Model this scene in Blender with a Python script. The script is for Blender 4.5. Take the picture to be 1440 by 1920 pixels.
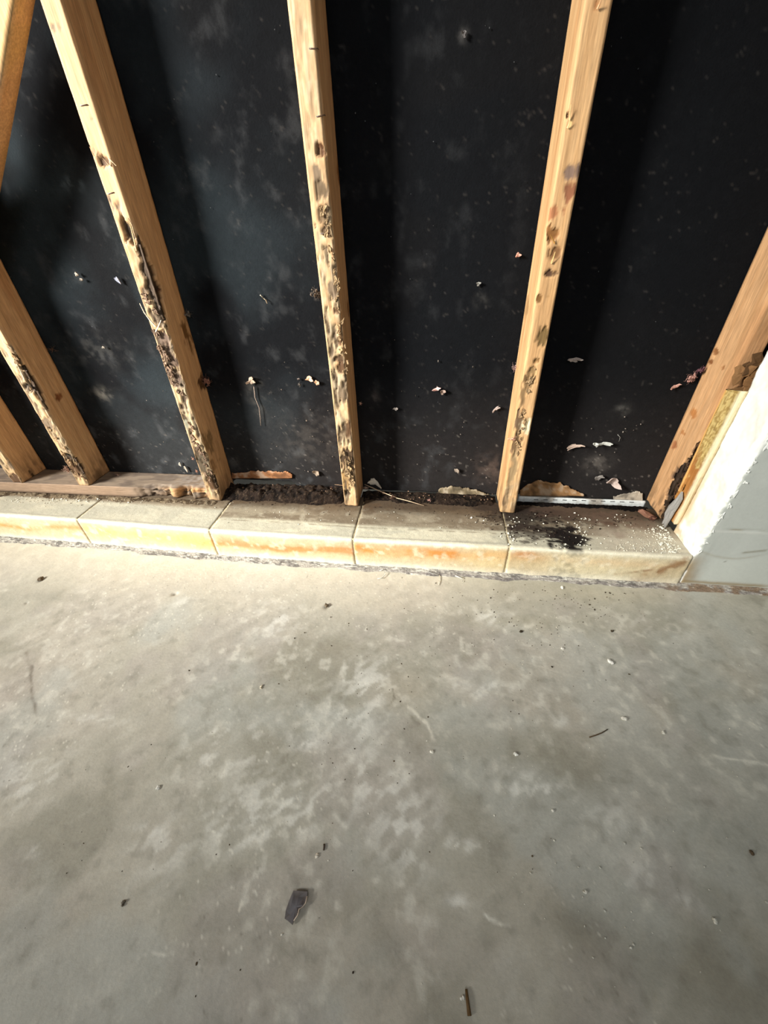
import bpy, math, random
import numpy as np
from mathutils import Matrix, Vector

for o in list(bpy.data.objects): bpy.data.objects.remove(o)
S = bpy.context.scene
COL = S.collection

# ------------------------------------------------------------------ camera
CAM = np.array([0.25535, -0.89977, 0.75237])
FPX = 727.67
RT = np.array([0.99137593, 0.12549767, -0.03773714])
UP = np.array([-0.04398271, 0.58989304, 0.80628266])
FW = np.array([-0.12344747, 0.79766944, -0.59032549])
cd = bpy.data.cameras.new('camera'); cam = bpy.data.objects.new('camera', cd); COL.objects.link(cam)
cd.sensor_fit = 'HORIZONTAL'; cd.sensor_width = 36; cd.lens = FPX * 36 / 1440
cd.clip_start = 0.01
m = Matrix.Identity(4)
for i in range(3):
    m[i][0] = RT[i]; m[i][1] = UP[i]; m[i][2] = -FW[i]; m[i][3] = CAM[i]
cam.matrix_world = m
S.camera = cam

# ------------------------------------------------------------------ light
W = bpy.data.worlds.new('room_light'); S.world = W; W.use_nodes = True
bg = W.node_tree.nodes['Background']; bg.inputs[0].default_value = (0.93, 0.97, 1.0, 1); bg.inputs[1].default_value = 0.13
def area(name, loc, to, sx, sy, power, col, spread=180):
    l = bpy.data.lights.new(name, 'AREA'); l.shape = 'RECTANGLE'; l.size = sx; l.size_y = sy
    l.energy = power; l.color = col; l.spread = math.radians(spread)
    o = bpy.data.objects.new(name, l); COL.objects.link(o)
    o.location = loc; o.rotation_euler = (Vector(to) - Vector(loc)).to_track_quat('-Z', 'Y').to_euler()
    return o
# daylight through the open garage side, behind and to the left of the viewer
area('daylight_opening', (-3.3, -2.1, 2.15), (0.18, 0.72, 0.32), 1.3, 1.3, 40, (1.0, 0.98, 0.93), 31)
area('front_fill', (0.1, -1.9, 1.7), (0.1, 0.3, 0.25), 1.0, 0.6, 3.2, (0.97, 0.99, 1.0), 80)  # added fill lamp from the front, no real opening there
S.view_settings.view_transform = 'Standard'; S.view_settings.look = 'None'
S.view_settings.gamma = 1.0; S.view_settings.use_curve_mapping = False
S.view_settings.exposure = 0.0

# ------------------------------------------------------------------ helpers
def at(px, py, ax, val):
    """the point of the plane axis=val seen at a point of the photograph"""
    d = FW + RT * (px - 720) / FPX - UP * (py - 960) / FPX
    t = (val - CAM[ax]) / d[ax]
    return CAM + t * d

def lin(r, g=None, b=None):
    c = np.array([r, g, b], float) if g is not None else np.array(r, float)
    c = c / 255.0
    return np.where(c <= 0.04045, c / 12.92, ((c + 0.055) / 1.055) ** 2.4)

def _hash(i, j, k, seed):
    n = (i * 374761393 + j * 668265263 + k * 2147483647 + seed * 1274126177) & 0xFFFFFFFF
    n = ((n ^ (n >> 13)) * 1274126177) & 0xFFFFFFFF
    n = ((n ^ (n >> 15)) * 2246822519) & 0xFFFFFFFF
    return ((n ^ (n >> 16)) & 0xFFFF) / 65535.0

def vnoise(P, seed=0):
    P = np.asarray(P, float); f = np.floor(P); t = P - f; t = t * t * (3 - 2 * t); f = f.astype(np.int64)
    x, y, z = f[..., 0], f[..., 1], f[..., 2]; tx, ty, tz = t[..., 0], t[..., 1], t[..., 2]
    r = 0
    for a in (0, 1):
        wa = tx if a else 1 - tx
        for b in (0, 1):
            wb = ty if b else 1 - ty
            for c in (0, 1):
                wc = tz if c else 1 - tz
                r = r + wa * wb * wc * _hash(x + a, y + b, z + c, seed)
    return r

def fbm(P, scale, seed=0, octs=4, gain=0.5):
    s = np.array(scale, float) if np.ndim(scale) else np.array([scale] * 3, float)
    P = np.asarray(P, float) * s
    r = 0; a = 1.0; tot = 0
    for o in range(octs):
        r = r + a * vnoise(P * (2 ** o) + 17.3 * o, seed + o * 7); tot += a; a *= gain
    return r / tot            # 0..1, mean .5

def ss(x, a, b):
    t = np.clip((x - a) / (b - a + 1e-12), 0, 1); return t * t * (3 - 2 * t)

def mix(c, col, m):
    m = np.clip(m, 0, 1)[..., None]; return c * (1 - m) + np.asarray(col) * m

def make_mesh(name, V, F, cols, mat, parent=None, smooth=True, origin=None):
    V = np.asarray(V, float).reshape(-1, 3)
    origin = np.zeros(3) if origin is None else np.asarray(origin, float)
    me = bpy.data.meshes.new(name)
    quads = F if isinstance(F, np.ndarray) else None
    if quads is not None:
        n = len(quads); k = quads.shape[1]
        me.vertices.add(len(V)); me.vertices.foreach_set('co', (V - origin).ravel())
        me.loops.add(n * k); me.loops.foreach_set('vertex_index', quads.ravel().astype(np.int32))
        me.polygons.add(n)
        me.polygons.foreach_set('loop_start', (np.arange(n) * k).astype(np.int32))
        me.polygons.foreach_set('loop_total', np.full(n, k, np.int32))
        me.update(calc_edges=True)
    else:
        me.from_pydata([tuple(v) for v in (V - origin)], [], [tuple(int(i) for i in f) for f in F])
    if smooth is True: me.polygons.foreach_set('use_smooth', np.ones(len(me.polygons), bool))
    me.validate()
    if cols is not None:
        at_ = me.color_attributes.new('paint', 'FLOAT_COLOR', 'POINT')
        c = np.ones((len(V), 4)); c[:, :3] = np.asarray(cols, float).reshape(-1, 3) if np.ndim(cols) > 1 else np.asarray(cols)
        at_.data.foreach_set('color', c.ravel())
    me.materials.append(mat)
    o = bpy.data.objects.new(name, me); COL.objects.link(o)
    o.location = origin
    if parent is not None:
        o.parent = parent
        o.location = origin - np.array(parent.location)
    return o

def grid_faces(n, m, closed=False):
    idx = np.arange(n * m).reshape(n, m)
    if closed: idx = np.concatenate([idx, idx[:, :1]], 1)
    return np.stack([idx[:-1, :-1], idx[:-1, 1:], idx[1:, 1:], idx[1:, :-1]], -1).reshape(-1, 4)

def loft(name, P, cols, mat, parent=None, origin=None, flip=False):
    """P[n, m, 3]: closed rings, capped with a fan to the middle"""
    n, mm, _ = P.shape
    V = P.reshape(-1, 3); C = cols.reshape(-1, 3)
    q = grid_faces(n, mm, True)
    c0 = P[0].mean(0); c1 = P[-1].mean(0)
    V = np.vstack([V, c0, c1]); C = np.vstack([C, cols[0].mean(0), cols[-1].mean(0)])
    i0, i1 = n * mm, n * mm + 1
    a = np.arange(mm); b = (a + 1) % mm
    base = (n - 1) * mm
    F = np.vstack([q, np.stack([a * 0 + i0, b, a, a], -1)[:, :4], np.stack([a * 0 + i1, base + a, base + b, base + b], -1)])
    # cap triangles: written as real triangles
    tri = [(i0, int(y), int(x)) for x, y in zip(a, b)] + [(i1, int(base + x), int(base + y)) for x, y in zip(a, b)]
    faces = [tuple(r) for r in q.tolist()] + tri
    if flip: faces = [tuple(reversed(f)) for f in faces]
    return make_mesh(name, V, faces, C, mat, parent, True, origin)

def tag(o, label=None, cat=None, group=None, kind=None):
    if label: o['label'] = label
    if cat: o['category'] = cat
    if group: o['group'] = group
    if kind: o['kind'] = kind
    return o

def empty(name, loc):
    o = bpy.data.objects.new(name, None); o.empty_display_size = 0.05; COL.objects.link(o); o.location = loc; return o

# ------------------------------------------------------------------ materials
def material(name, rough=0.8, bumps=((600, 0.4, 0.0006),), tint=((300, 0.25),), spec=0.3, stretch=(1, 1, 1), color=None, sheen=0.0):
    mt = bpy.data.materials.new(name); mt.use_nodes = True
    nt = mt.node_tree; N = nt.nodes; L = nt.links; bs = N['Principled BSDF']
    bs.inputs['Roughness'].default_value = rough
    bs.inputs['Specular IOR Level'].default_value = spec
    bs.inputs['Sheen Weight'].default_value = sheen
    tc = N.new('ShaderNodeTexCoord'); mp = N.new('ShaderNodeMapping'); mp.inputs['Scale'].default_value = stretch
    L.new(tc.outputs['Object'], mp.inputs[0])
    if color is None:
        ca = N.new('ShaderNodeAttribute'); ca.attribute_name = 'paint'; cur = ca.outputs['Color']
    else:
        ca = N.new('ShaderNodeRGB'); ca.outputs[0].default_value = (*color, 1); cur = ca.outputs[0]
    for sc, amt in tint:
        nz = N.new('ShaderNodeTexNoise'); nz.inputs['Scale'].default_value = sc; nz.inputs['Detail'].default_value = 5; nz.inputs['Roughness'].default_value = 0.65
        L.new(mp.outputs[0], nz.inputs['Vector'])
        mr = N.new('ShaderNodeMapRange'); mr.inputs[1].default_value = 0.3; mr.inputs[2].default_value = 0.7
        mr.inputs[3].default_value = 1 - amt; mr.inputs[4].default_value = 1 + amt
        L.new(nz.outputs['Fac'], mr.inputs[0])
        vm = N.new('ShaderNodeVectorMath'); vm.operation = 'SCALE'
        L.new(cur, vm.inputs[0]); L.new(mr.outputs[0], vm.inputs['Scale']); cur = vm.outputs[0]
    L.new(cur, bs.inputs['Base Color'])
    prev = None
    for sc, st, dist in bumps:
        nz = N.new('ShaderNodeTexNoise'); nz.inputs['Scale'].default_value = sc; nz.inputs['Detail'].default_value = 4
        L.new(mp.outputs[0], nz.inputs['Vector'])
        bp = N.new('ShaderNodeBump'); bp.inputs['Strength'].default_value = st; bp.inputs['Distance'].default_value = dist
        L.new(nz.outputs['Fac'], bp.inputs['Height'])
        if prev is not None: L.new(prev, bp.inputs['Normal'])
        prev = bp.outputs[0]
    if prev is not None: L.new(prev, bs.inputs['Normal'])
    return mt

M_floor = material('worn_concrete', 0.62, ((140, 0.35, 0.0015), (700, 0.35, 0.0005)), ((28, 0.07), (220, 0.07)), 0.35)
M_felt = material('black_sheathing_felt', 0.85, ((260, 0.5, 0.0012), (1300, 0.4, 0.0004)), ((90, 0.12), (700, 0.2)), 0.04)
M_wood = material('pine_lumber', 0.7, ((260, 0.45, 0.0010),), ((60, 0.12), (300, 0.26)), 0.25, (1, 1, 0.07))
M_woodx = material('pine_lumber_lying', 0.8, ((260, 0.5, 0.0012),), ((60, 0.12), (260, 0.2)), 0.2, (0.1, 1, 1))
M_block = material('limewashed_block', 0.85, ((350, 0.5, 0.0012), (1100, 0.4, 0.0005)), ((120, 0.10), (600, 0.12)), 0.2)
M_mortar = material('rough_mortar', 0.9, ((300, 0.8, 0.002), (900, 0.6, 0.001)), ((200, 0.25), (700, 0.25)), 0.15)
M_wall = material('painted_plaster', 0.6, ((500, 0.25, 0.0006), (120, 0.2, 0.001)), ((150, 0.03),), 0.35)
M_dirt = material('rotted_dirt', 0.95, ((400, 0.9, 0.003),), ((180, 0.35), (700, 0.35)), 0.1)
M_chip = material('loose_chip', 0.7, ((700, 0.4, 0.0005),), ((400, 0.15),), 0.3)
M_plastic = material('dark_plastic', 0.3, ((60, 0.2, 0.001),), ((80, 0.1),), 0.5)
M_fibre = material('fibre_fluff', 0.95, (), ((500, 0.25),), 0.05)
M_metal = material('galvanised_metal', 0.45, ((300, 0.2, 0.0005),), ((120, 0.15),), 0.5)

DEP = 0.092        # stud depth; front faces at y = 0
CT = 0.10          # top of the block curb

# ------------------------------------------------------------------ floor
def seg_d(X, Y, a, b):
    ax, ay = a; bx, by = b; dx, dy = bx - ax, by - ay
    t = np.clip(((X - ax) * dx + (Y - ay) * dy) / (dx * dx + dy * dy), 0, 1)
    return np.hypot(X - ax - t * dx, Y - ay - t * dy), t

def fl(px, py): return at(px, py, 2, 0)[:2]

def floor_color(X, Y):
    P = np.stack([X, Y, X * 0], -1)
    # smudges run diagonally across the slab
    ang = 0.75; ca, sa = math.cos(ang), math.sin(ang)
    Q = np.stack([X * ca + Y * sa, -X * sa + Y * ca, X * 0], -1)
    c = np.zeros(X.shape + (3,)) + lin(186, 178, 160)
    n1 = fbm(P, 3.2, 1, 4); n2 = fbm(P, 5.0, 9, 4)
    c = mix(c, lin(170, 166, 148), ss(n1, .42, .62) * .8)
    c = mix(c, lin(192, 180, 164), ss(n2, .5, .66) * .7)
    c = mix(c, lin(152, 146, 124), ss(fbm(P, 6.5, 21, 5), .52, .68) * .65)
    c = mix(c, lin(180, 186, 182), ss(fbm(P, 5.5, 33, 5), .54, .68) * .6)
    c = mix(c, lin(176, 164, 158), ss(fbm(P, 8.5, 35, 4), .55, .7) * .45)
    st = fbm(Q, (14, 60, 1), 41, 5)
    c = mix(c, lin(206, 202, 190), ss(st, .56, .76) * .25)
    c = mix(c, lin(156, 150, 132), ss(1 - st, .56, .76) * .25)
    f3 = fbm(P, 60, 47, 4)
    c = mix(c, lin(218, 215, 202), ss(f3, .56, .76) * .5 * ss(n2 + n1 * .5, .68, .84))
    c = mix(c, lin(140, 132, 114), ss(1 - f3, .6, .78) * .35)
    # brighter light towards the curb and the left, painted into the slab colour
    c = mix(c, lin(206, 196, 176), ss(Y, -.40, -.19) * ss(-X, -.75, .05) * .75)
    # whitish abraded patches
    wp = [(430, 1400, 75, 50, .6), (540, 1500, 90, 40, .6), (700, 1470, 90, 60, .5), (760, 1570, 70, 80, .55), (1000, 1480, 60, 40, .75),
          (520, 1160, 50, 35, .5), (690, 1280, 60, 50, .6), (480, 1560, 120, 50, .5), (60, 1460, 60, 40, .45), (880, 1590, 50, 16, .8),
          (660, 1360, 70, 40, .45), (300, 1600, 60, 60, .35), (1240, 1170, 60, 20, .4), (570, 1390, 25, 14, .8), (930, 1160, 40, 14, .6),
          (350, 1130, 30, 12, .4), (905, 1290, 60, 18, .5), (1045, 1350, 30, 14, .55), (860, 1690, 25, 14, .7), (1150, 1530, 90, 30, .3),
          (1190, 1640, 70, 40, .3), (190, 1350, 50, 8, .6), (280, 1560, 30, 12, .5), (60, 1600, 30, 12, .6), (1290, 1690, 20, 15, .5), (960, 1840, 30, 50, .2)]
    brk = fbm(Q, (45, 110, 1), 55, 5)
    brk2 = fbm(P, 20, 56, 4)
    for px, py, rx, ry, k in wp:
        p = fl(px, py); ex = np.linalg.norm(fl(px + 1, py) - p) * rx; ey = np.linalg.norm(fl(px, py + 1) - p) * ry
        d = ((X - p[0]) / ex) ** 2 + ((Y - p[1]) / ey) ** 2
        g = np.exp(-d * 1.1)
        c = mix(c, lin(236, 238, 236), g * k * (.12 + .88 * ss(brk * .55 + brk2 * .25 + f3 * .2, .47, .60)))
    for px, py, rx, ry, k, cc in [(1090, 1740, 60, 50, .55, (120, 110, 82)), (560, 1790, 160, 60, .2, (140, 136, 118)), (1100, 1430, 170, 50, .35, (150, 144, 122)),
                                  (1380, 1560, 80, 50, .3, (140, 146, 134)), (640, 1215, 60, 14, .4, (160, 150, 126)), (30, 1290, 80, 60, .3, (196, 172, 158)),
                                  (850, 1390, 160, 30, .35, (160, 152, 128)), (450, 1340, 50, 20, .25, (160, 158, 146)), (820, 1780, 130, 60, .25, (164, 152, 148)),
                                  (1250, 1820, 160, 60, .35, (140, 128, 98)), (1130, 1115, 110, 16, .3, (196, 182, 150)), (760, 1290, 45, 40, .4, (196, 178, 148)),
                                  (700, 1130, 100, 16, .3, (216, 200, 170)), (50, 1740, 120, 60, .3, (150, 142, 132)), (1300, 1150, 110, 22, .4, (160, 166, 156)),
                                  (100, 1120, 60, 8, .5, (158, 152, 138)), (990, 1165, 60, 10, .4, (170, 160, 130))]:
        p = fl(px, py); ex = np.linalg.norm(fl(px + 1, py) - p) * rx; ey = np.linalg.norm(fl(px, py + 1) - p) * ry
        d = ((X - p[0]) / ex) ** 2 + ((Y - p[1]) / ey) ** 2
        c = mix(c, lin(*cc), np.exp(-d) * k * (.5 + n1 + .4 * (brk2 - .5)))
    # scratches and cracks: start, end, width (m), strength, colour
    wob = (fbm(P, 70, 61, 3) - .5) * .008
    for x0, y0, x1, y1, w, k, cc in [(1340, 1418, 1400, 1426, .0022, .9, (225, 222, 210)), (1398, 1426, 1450, 1438, .003, .9, (222, 220, 208)),
                                     (905, 1716, 925, 1728, .0022, 1, (228, 226, 216)), (925, 1728, 955, 1736, .0012, .9, (220, 218, 206)),
                                     (284, 1787, 326, 1789, .0012, .9, (214, 212, 202)), (258, 1796, 285, 1786, .001, .6, (205, 204, 194)),
                                     (765, 1325, 795, 1355, .003, .8, (220, 214, 196)), (795, 1350, 815, 1388, .0025, .7, (218, 212, 196)),
                                     (735, 1292, 740, 1310, .0016, .7, (120, 105, 80)), (768, 1342, 785, 1358, .003, .6, (128, 116, 92)),
                                     (740, 1308, 728, 1325, .0014, .5, (128, 112, 86)), (50, 1225, 60, 1290, .004, .30, (130, 112, 92)),
                                     (58, 1250, 66, 1335, .003, .55, (118, 102, 84)), (63, 1330, 60, 1420, .012, .18, (140, 124, 104)),
                                     (980, 1240, 1100, 1275, .0015, .4, (212, 206, 190)), (830, 1265, 880, 1280, .004, .4, (216, 210, 194)),
                                     (1010, 1345, 1045, 1362, .005, .4, (214, 210, 196)), (480, 1262, 560, 1248, .004, .15, (210, 206, 190)),
                                     (625, 1528, 645, 1553, .004, .6, (214, 212, 202)), (80, 1385, 140, 1372, .002, .3, (208, 204, 190)),
                                     (870, 1590, 900, 1585, .003, .7, (216, 216, 206)), (180, 1352, 215, 1345, .003, .7, (216, 214, 204)),
                                     (500, 1500, 560, 1512, .004, .8, (220, 220, 210)), (1265, 1870, 1240, 1800, .004, .12, (170, 160, 146)),
                                     (445, 1780, 462, 1815, .004, .35, (180, 178, 166)), (875, 1290, 980, 1310, .003, .3, (212, 208, 192)),
                                     (985, 1175, 1000, 1172, .005, .5, (220, 214, 196)), (590, 1880, 585, 1920, .004, .4, (172, 168, 156))]:
        d, t = seg_d(X + wob, Y + wob * .7, fl(x0, y0), fl(x1, y1))
        c = mix(c, lin(*cc), np.exp(-(d / w) ** 2) * np.minimum(k * 1.25, 1) * (.55 + .45 * ss(brk, .4, .6)))
    # round faint ring
    p = fl(1262, 1178); d = np.abs(np.hypot(X - p[0], Y - p[1]) - .012)
    c = mix(c, lin(214, 208, 194), np.exp(-(d / .003) ** 2) * .35)
    sp = fbm(P, 210, 49, 3); zn = ss(fbm(P, 4, 51, 3), .48, .60); c = mix(c, lin(232, 228, 214), ss(sp, .74, .82) * zn * .6); c = mix(c, lin(120, 108, 88), ss(1 - sp, .78, .84) * .45 * zn)
    c = c * 1.10
    g_ = c.mean(-1, keepdims=True); c = g_ * np.array([1.04, 1.01, .86]) * .55 + c * .45   # keep the slab one warm grey
    return c * (1 + .05 * (f3[..., None] - .5))

def build_floor():
    xs = np.concatenate([np.linspace(-4, -1.35, 12)[:-1], np.arange(-1.35, 1.30, .003), np.linspace(1.30, 4, 12)])
    ys = np.concatenate([np.linspace(-5, -1.05, 14)[:-1], np.arange(-1.05, -.10, .003), np.linspace(-.1, .3, 5)])
    X, Y = np.meshgrid(xs, ys, indexing='ij')
    P = np.stack([X, Y, X * 0], -1)
    Z = (fbm(P, 6, 71, 4) - .5) * .004 + (fbm(P, 45, 72, 3) - .5) * .0007
    Z *= np.where(np.abs(X) < 1.3, 1, 0) * (Y > -1.04)
    for px, py, r in [(76, 1088, .007), (325, 1114, .006), (612, 1137, .007), (50, 1131, .003), (330, 1113, .005)]:   # pock marks
        p = fl(px, py); Z -= .003 * np.exp(-((X - p[0]) ** 2 + (Y - p[1]) ** 2) / r ** 2)
    c = floor_color(X, Y)
    for px, py, r in [(76, 1088, .005), (612, 1137, .005), (326, 1114, .004)]:
        p = fl(px, py); c = mix(c, lin(96, 84, 68), np.exp(-((X - p[0]) ** 2 + (Y - p[1]) ** 2) / r ** 2) * .8)
    V = np.stack([X, Y, Z], -1)
    o = make_mesh('floor', V, grid_faces(*X.shape)[:, ::-1].copy() * 1, c, M_floor)
    tag(o, 'worn beige grey concrete slab with pale scuffs', kind='structure'); return o
floor = build_floor()

# ------------------------------------------------------------------ sheathing wall behind the studs
def zpx(px, py): return at(px, py, 1, DEP)
def wall_color(X, Z):
    P = np.stack([X, Z, X * 0], -1)
    c = np.zeros(X.shape + (3,)) + lin(15, 16, 18)
    n = fbm(P, 4, 81, 4); n2 = fbm(P, 7, 83, 3)
    c = mix(c, lin(40, 47, 50), ss(n, .38, .64) * .8 * ss(-X, -.1, .5))  # light sheen on the left part, painted into the felt colour
    c = mix(c, lin(18, 18, 19), ss(fbm(P, 6, 85, 4), .5, .65) * .6)
    c = mix(c, lin(48, 56, 60), ss(n2, .50, .78) * .35 * ss(-X, -.3, .6))  # more of the painted sheen, stronger to the left
    c = mix(c, lin(50, 46, 44), ss(-Z, -.5, -.12) * .5)
    # scuffed dust
    d1 = fbm(P, (30, 22, 1), 87, 6, .6)
    c = mix(c, lin(70, 71, 72), ss(d1, .56, .80) * (.30 + .5 * ss(-Z, -.45, -.15)) * ss(-X, -.9, .6))
    d2 = fbm(P, 130, 89, 3); db = fbm(P, 75, 95, 4)
    c = mix(c, lin(104, 98, 92), ss(d2, .74, .84) * (.12 + .8 * ss(-Z, -.42, -.12)))
    for px, py, rx, ry, k, cc in [(130, 345, 22, 14, .5, (92, 104, 110)), (190, 740, 18, 12, .5, (128, 122, 112)), (480, 740, 14, 30, .3, (120, 114, 106)),
                                  (870, 65, 8, 14, .8, (84, 82, 80)), (640, 770, 20, 16, .4, (110, 104, 96)), (1165, 770, 14, 10, .7, (84, 82, 78)),
                                  (900, 560, 10, 12, .5, (90, 88, 84)), (1120, 870, 22, 14, .5, (104, 98, 92)), (930, 880, 40, 22, .5, (92, 78, 70)),
                                  (700, 750, 10, 14, .6, (92, 84, 80)), (1260, 900, 14, 14, .4, (100, 96, 90)), (580, 830, 60, 40, .3, (84, 78, 72)),
                                  (420, 860, 40, 30, .3, (70, 66, 60)), (980, 740, 20, 26, .4, (96, 88, 84)), (170, 660, 60, 30, .25, (86, 84, 80))]:
        p = zpx(px, py); ex = abs(zpx(px + 1, py)[0] - p[0]) * rx; ez = abs(zpx(px, py + 1)[2] - p[2]) * ry
        g = np.exp(-((X - p[0]) / ex) ** 2 - ((Z - p[2]) / ez) ** 2)
        c = mix(c, lin(*cc), g * k * (.08 + .92 * ss(d1 * .5 + db * .5, .44, .62)))
    return c

def build_sheathing():
    root = None
    xs = np.concatenate([np.linspace(-4, -1.45, 8)[:-1], np.arange(-1.45, 1.15, .004), np.linspace(1.15, 4, 8)])
    zt = np.concatenate([np.linspace(0, 1, 280) * 1.10, np.linspace(1.10, 2.5, 10)[1:] ])
    X, T = np.meshgrid(xs, zt, indexing='ij')
    low = .098 + .004 * (fbm(np.stack([X[:, 0], X[:, 0] * 0, X[:, 0] * 0], -1), 40, 91, 4))
    # torn higher behind the rotted places
    for x0, x1, h in [(-.40, -.16, .022), (-.68, -.43, .010), (.49, .66, .006)]:
        low = low + h * ss(X[:, 0], x0, x0 + .03) * ss(-X[:, 0], -x1, -x1 + .03)
    Z = np.where(T < 1.10, low[:, None] + T * (1.10 - low[:, None] + .0) / 1.10, T)
    P = np.stack([X, Z, X * 0], -1)
    Y = DEP + (fbm(P, 5, 93, 3) - .5) * .006 + .003
    V = np.stack([X, Y, Z], -1)
    c = wall_color(X, Z)
    n, mm = X.shape
    F = grid_faces(n, mm)
    # give the board its thickness: bottom lip and back
    B = V[:, 0].copy(); B[:, 1] += .012
    BT = V[:, -1].copy(); BT[:, 1] += .012
    VV = np.vstack([V.reshape(-1, 3), B, BT]); CC = np.vstack([c.reshape(-1, 3), c[:, 0] * .6, c[:, -1]])
    i = np.arange(n - 1); b0 = n * mm; t0 = b0 + n
    F2 = np.stack([b0 + i, b0 + i + 1, (i + 1) * mm, i * mm], -1)
    F3 = np.stack([b0 + i + 1, b0 + i, t0 + i, t0 + i + 1], -1)
    F4 = np.stack([i * mm + mm - 1, (i + 1) * mm + mm - 1, t0 + i + 1, t0 + i], -1)
    return make_mesh('wall_back', VV, np.vstack([F[:, ::-1], F2, F3, F4]), CC, M_felt)
wall_back = build_sheathing()
tag(wall_back, 'black dusty building-felt sheathing behind the studs', kind='structure')

# ------------------------------------------------------------------ chips, crumbs, strands
rng = random.Random(7)
def flake_geo(c, a, b, rot, normal='y', th=.0012, seed=0, curl=.3, pts=18, ragged=.35):
    r = random.Random(seed)
    top = []
    ph = [r.uniform(0, 6.28) for _ in range(4)]
    for i in range(pts):
        t = 2 * math.pi * i / pts
        k = 1 + ragged * (.5 * math.sin(2 * t + ph[0]) * .5 + .5 * math.sin(3 * t + ph[1]) + .35 * math.sin(5 * t + ph[2])) + r.uniform(-.18, .18) * ragged * 2
        top.append((a * k * math.cos(t), b * k * math.sin(t)))
    cr, sr = math.cos(rot), math.sin(rot)
    V = []
    def put(u, v, h):
        x, y = u * cr - v * sr, u * sr + v * cr
        if normal == 'y': return (c[0] + x, c[1] - h, c[2] + y)
        if normal == 'x': return (c[0] - h, c[1] + x, c[2] + y)
        if normal == 'x+': return (c[0] + h, c[1] + x, c[2] + y)
        return (c[0] + x, c[1] + y, c[2] + h)
    mid = []
    for u, v in top: V.append(put(u, v, th + curl * (abs(u) ** 2 / max(a, 1e-6)) + r.uniform(0, .4) * th))
    for u, v in top: V.append(put(u * .55, v * .55, th * 1.3 + r.uniform(0, 1) * th + curl * .3 * (abs(u) ** 2 / max(a, 1e-6))))
    V.append(put(0, 0, th * 1.6))
    for u, v in top: V.append(put(u, v, curl * (abs(u) ** 2 / max(a, 1e-6)) * .8))
    F = []
    n = pts
    for i in range(n):
        j = (i + 1) % n
        F += [(i, j, n + j, n + i), (n + i, n + j, 2 * n), (2 * n + 1 + i, 2 * n + 1 + j, j, i)]
    F.append(tuple(2 * n + 1 + i for i in reversed(range(n))))
    if normal in ('y', 'x+'): pass
    return V, F

def crumb_geo(c, r3, seed=0):
    r = random.Random(seed)
    t = (1 + 5 ** .5) / 2
    vs = [(-1, t, 0), (1, t, 0), (-1, -t, 0), (1, -t, 0), (0, -1, t), (0, 1, t), (0, -1, -t), (0, 1, -t), (t, 0, -1), (t, 0, 1), (-t, 0, -1), (-t, 0, 1)]
    fs = [(0, 11, 5), (0, 5, 1), (0, 1, 7), (0, 7, 10), (0, 10, 11), (1, 5, 9), (5, 11, 4), (11, 10, 2), (10, 7, 6), (7, 1, 8), (3, 9, 4), (3, 4, 2), (3, 2, 6), (3, 6, 8), (3, 8, 9), (4, 9, 5), (2, 4, 11), (6, 2, 10), (8, 6, 7), (9, 8, 1)]
    a = r.uniform(0, 6.28); ca, sa = math.cos(a), math.sin(a)
    V = []
    for x, y, z in vs:
        k = r.uniform(.65, 1.15) / 1.9
        x, y, z = x * k * r3[0], y * k * r3[1], z * k * r3[2]
        V.append((c[0] + x * ca - y * sa, c[1] + x * sa + y * ca, c[2] + z))
    return V, fs

def tube_geo(pts, r0, r1=None, k=5):
    r1 = r0 if r1 is None else r1
    V, F = [], []
    n = len(pts)
    for i, p in enumerate(pts):
        p = Vector(p); d = (Vector(pts[min(i + 1, n - 1)]) - Vector(pts[max(i - 1, 0)])).normalized()
        a = d.orthogonal().normalized(); b = d.cross(a)
        r = r0 + (r1 - r0) * i / (n - 1)
        for j in range(k):
            t = 6.2832 * j / k; q = p + a * (r * math.cos(t)) + b * (r * math.sin(t)); V.append(tuple(q))
    for i in range(n - 1):
        for j in range(k):
            j2 = (j + 1) % k
            F.append((i * k + j, i * k + j2, (i + 1) * k + j2, (i + 1) * k + j))
    F.append(tuple(reversed(range(k)))); F.append(tuple((n - 1) * k + j for j in range(k)))
    return V, F

class MB:
    def __init__(s): s.V = []; s.F = []; s.C = []
    def add(s, vf, col):
        V, F = vf; b = len(s.V); s.V += V; s.F += [tuple(i + b for i in f) for f in F]; s.C += [tuple(col)] * len(V)
    def build(s, name, mat, parent=None, smooth=False, origin=None):
        return make_mesh(name, s.V, s.F, np.array(s.C), mat, parent, smooth, origin)

def tuft_geo(mb, c, R, col, seed, n=40, flat=(1, 1, 1), rad=.00035, lumps=8):
    r = random.Random(seed)
    for i in range(n):
        p = Vector(c) + Vector([r.gauss(0, R * .25 * f) for f in flat])
        d = Vector([r.gauss(0, 1) * f for f in flat]).normalized()
        pts = [tuple(p)]
        for s in range(6):
            d = (d + Vector([r.gauss(0, .9) * f for f in flat])).normalized()
            p = p + d * R * .17
            pts.append(tuple(p))
        k = r.uniform(.6, 1.25)
        mb.add(tube_geo(pts, rad, rad * .4, 3), [x * k for x in col])
    for i in range(lumps * 3):
        p = [c[j] + r.gauss(0, R * .26) * flat[j] for j in range(3)]
        k = r.uniform(.6, 1.2)
        mb.add(crumb_geo(p, [R * r.uniform(.08, .3) * f for f in flat], seed * 31 + i), [x * k for x in col])

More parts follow.
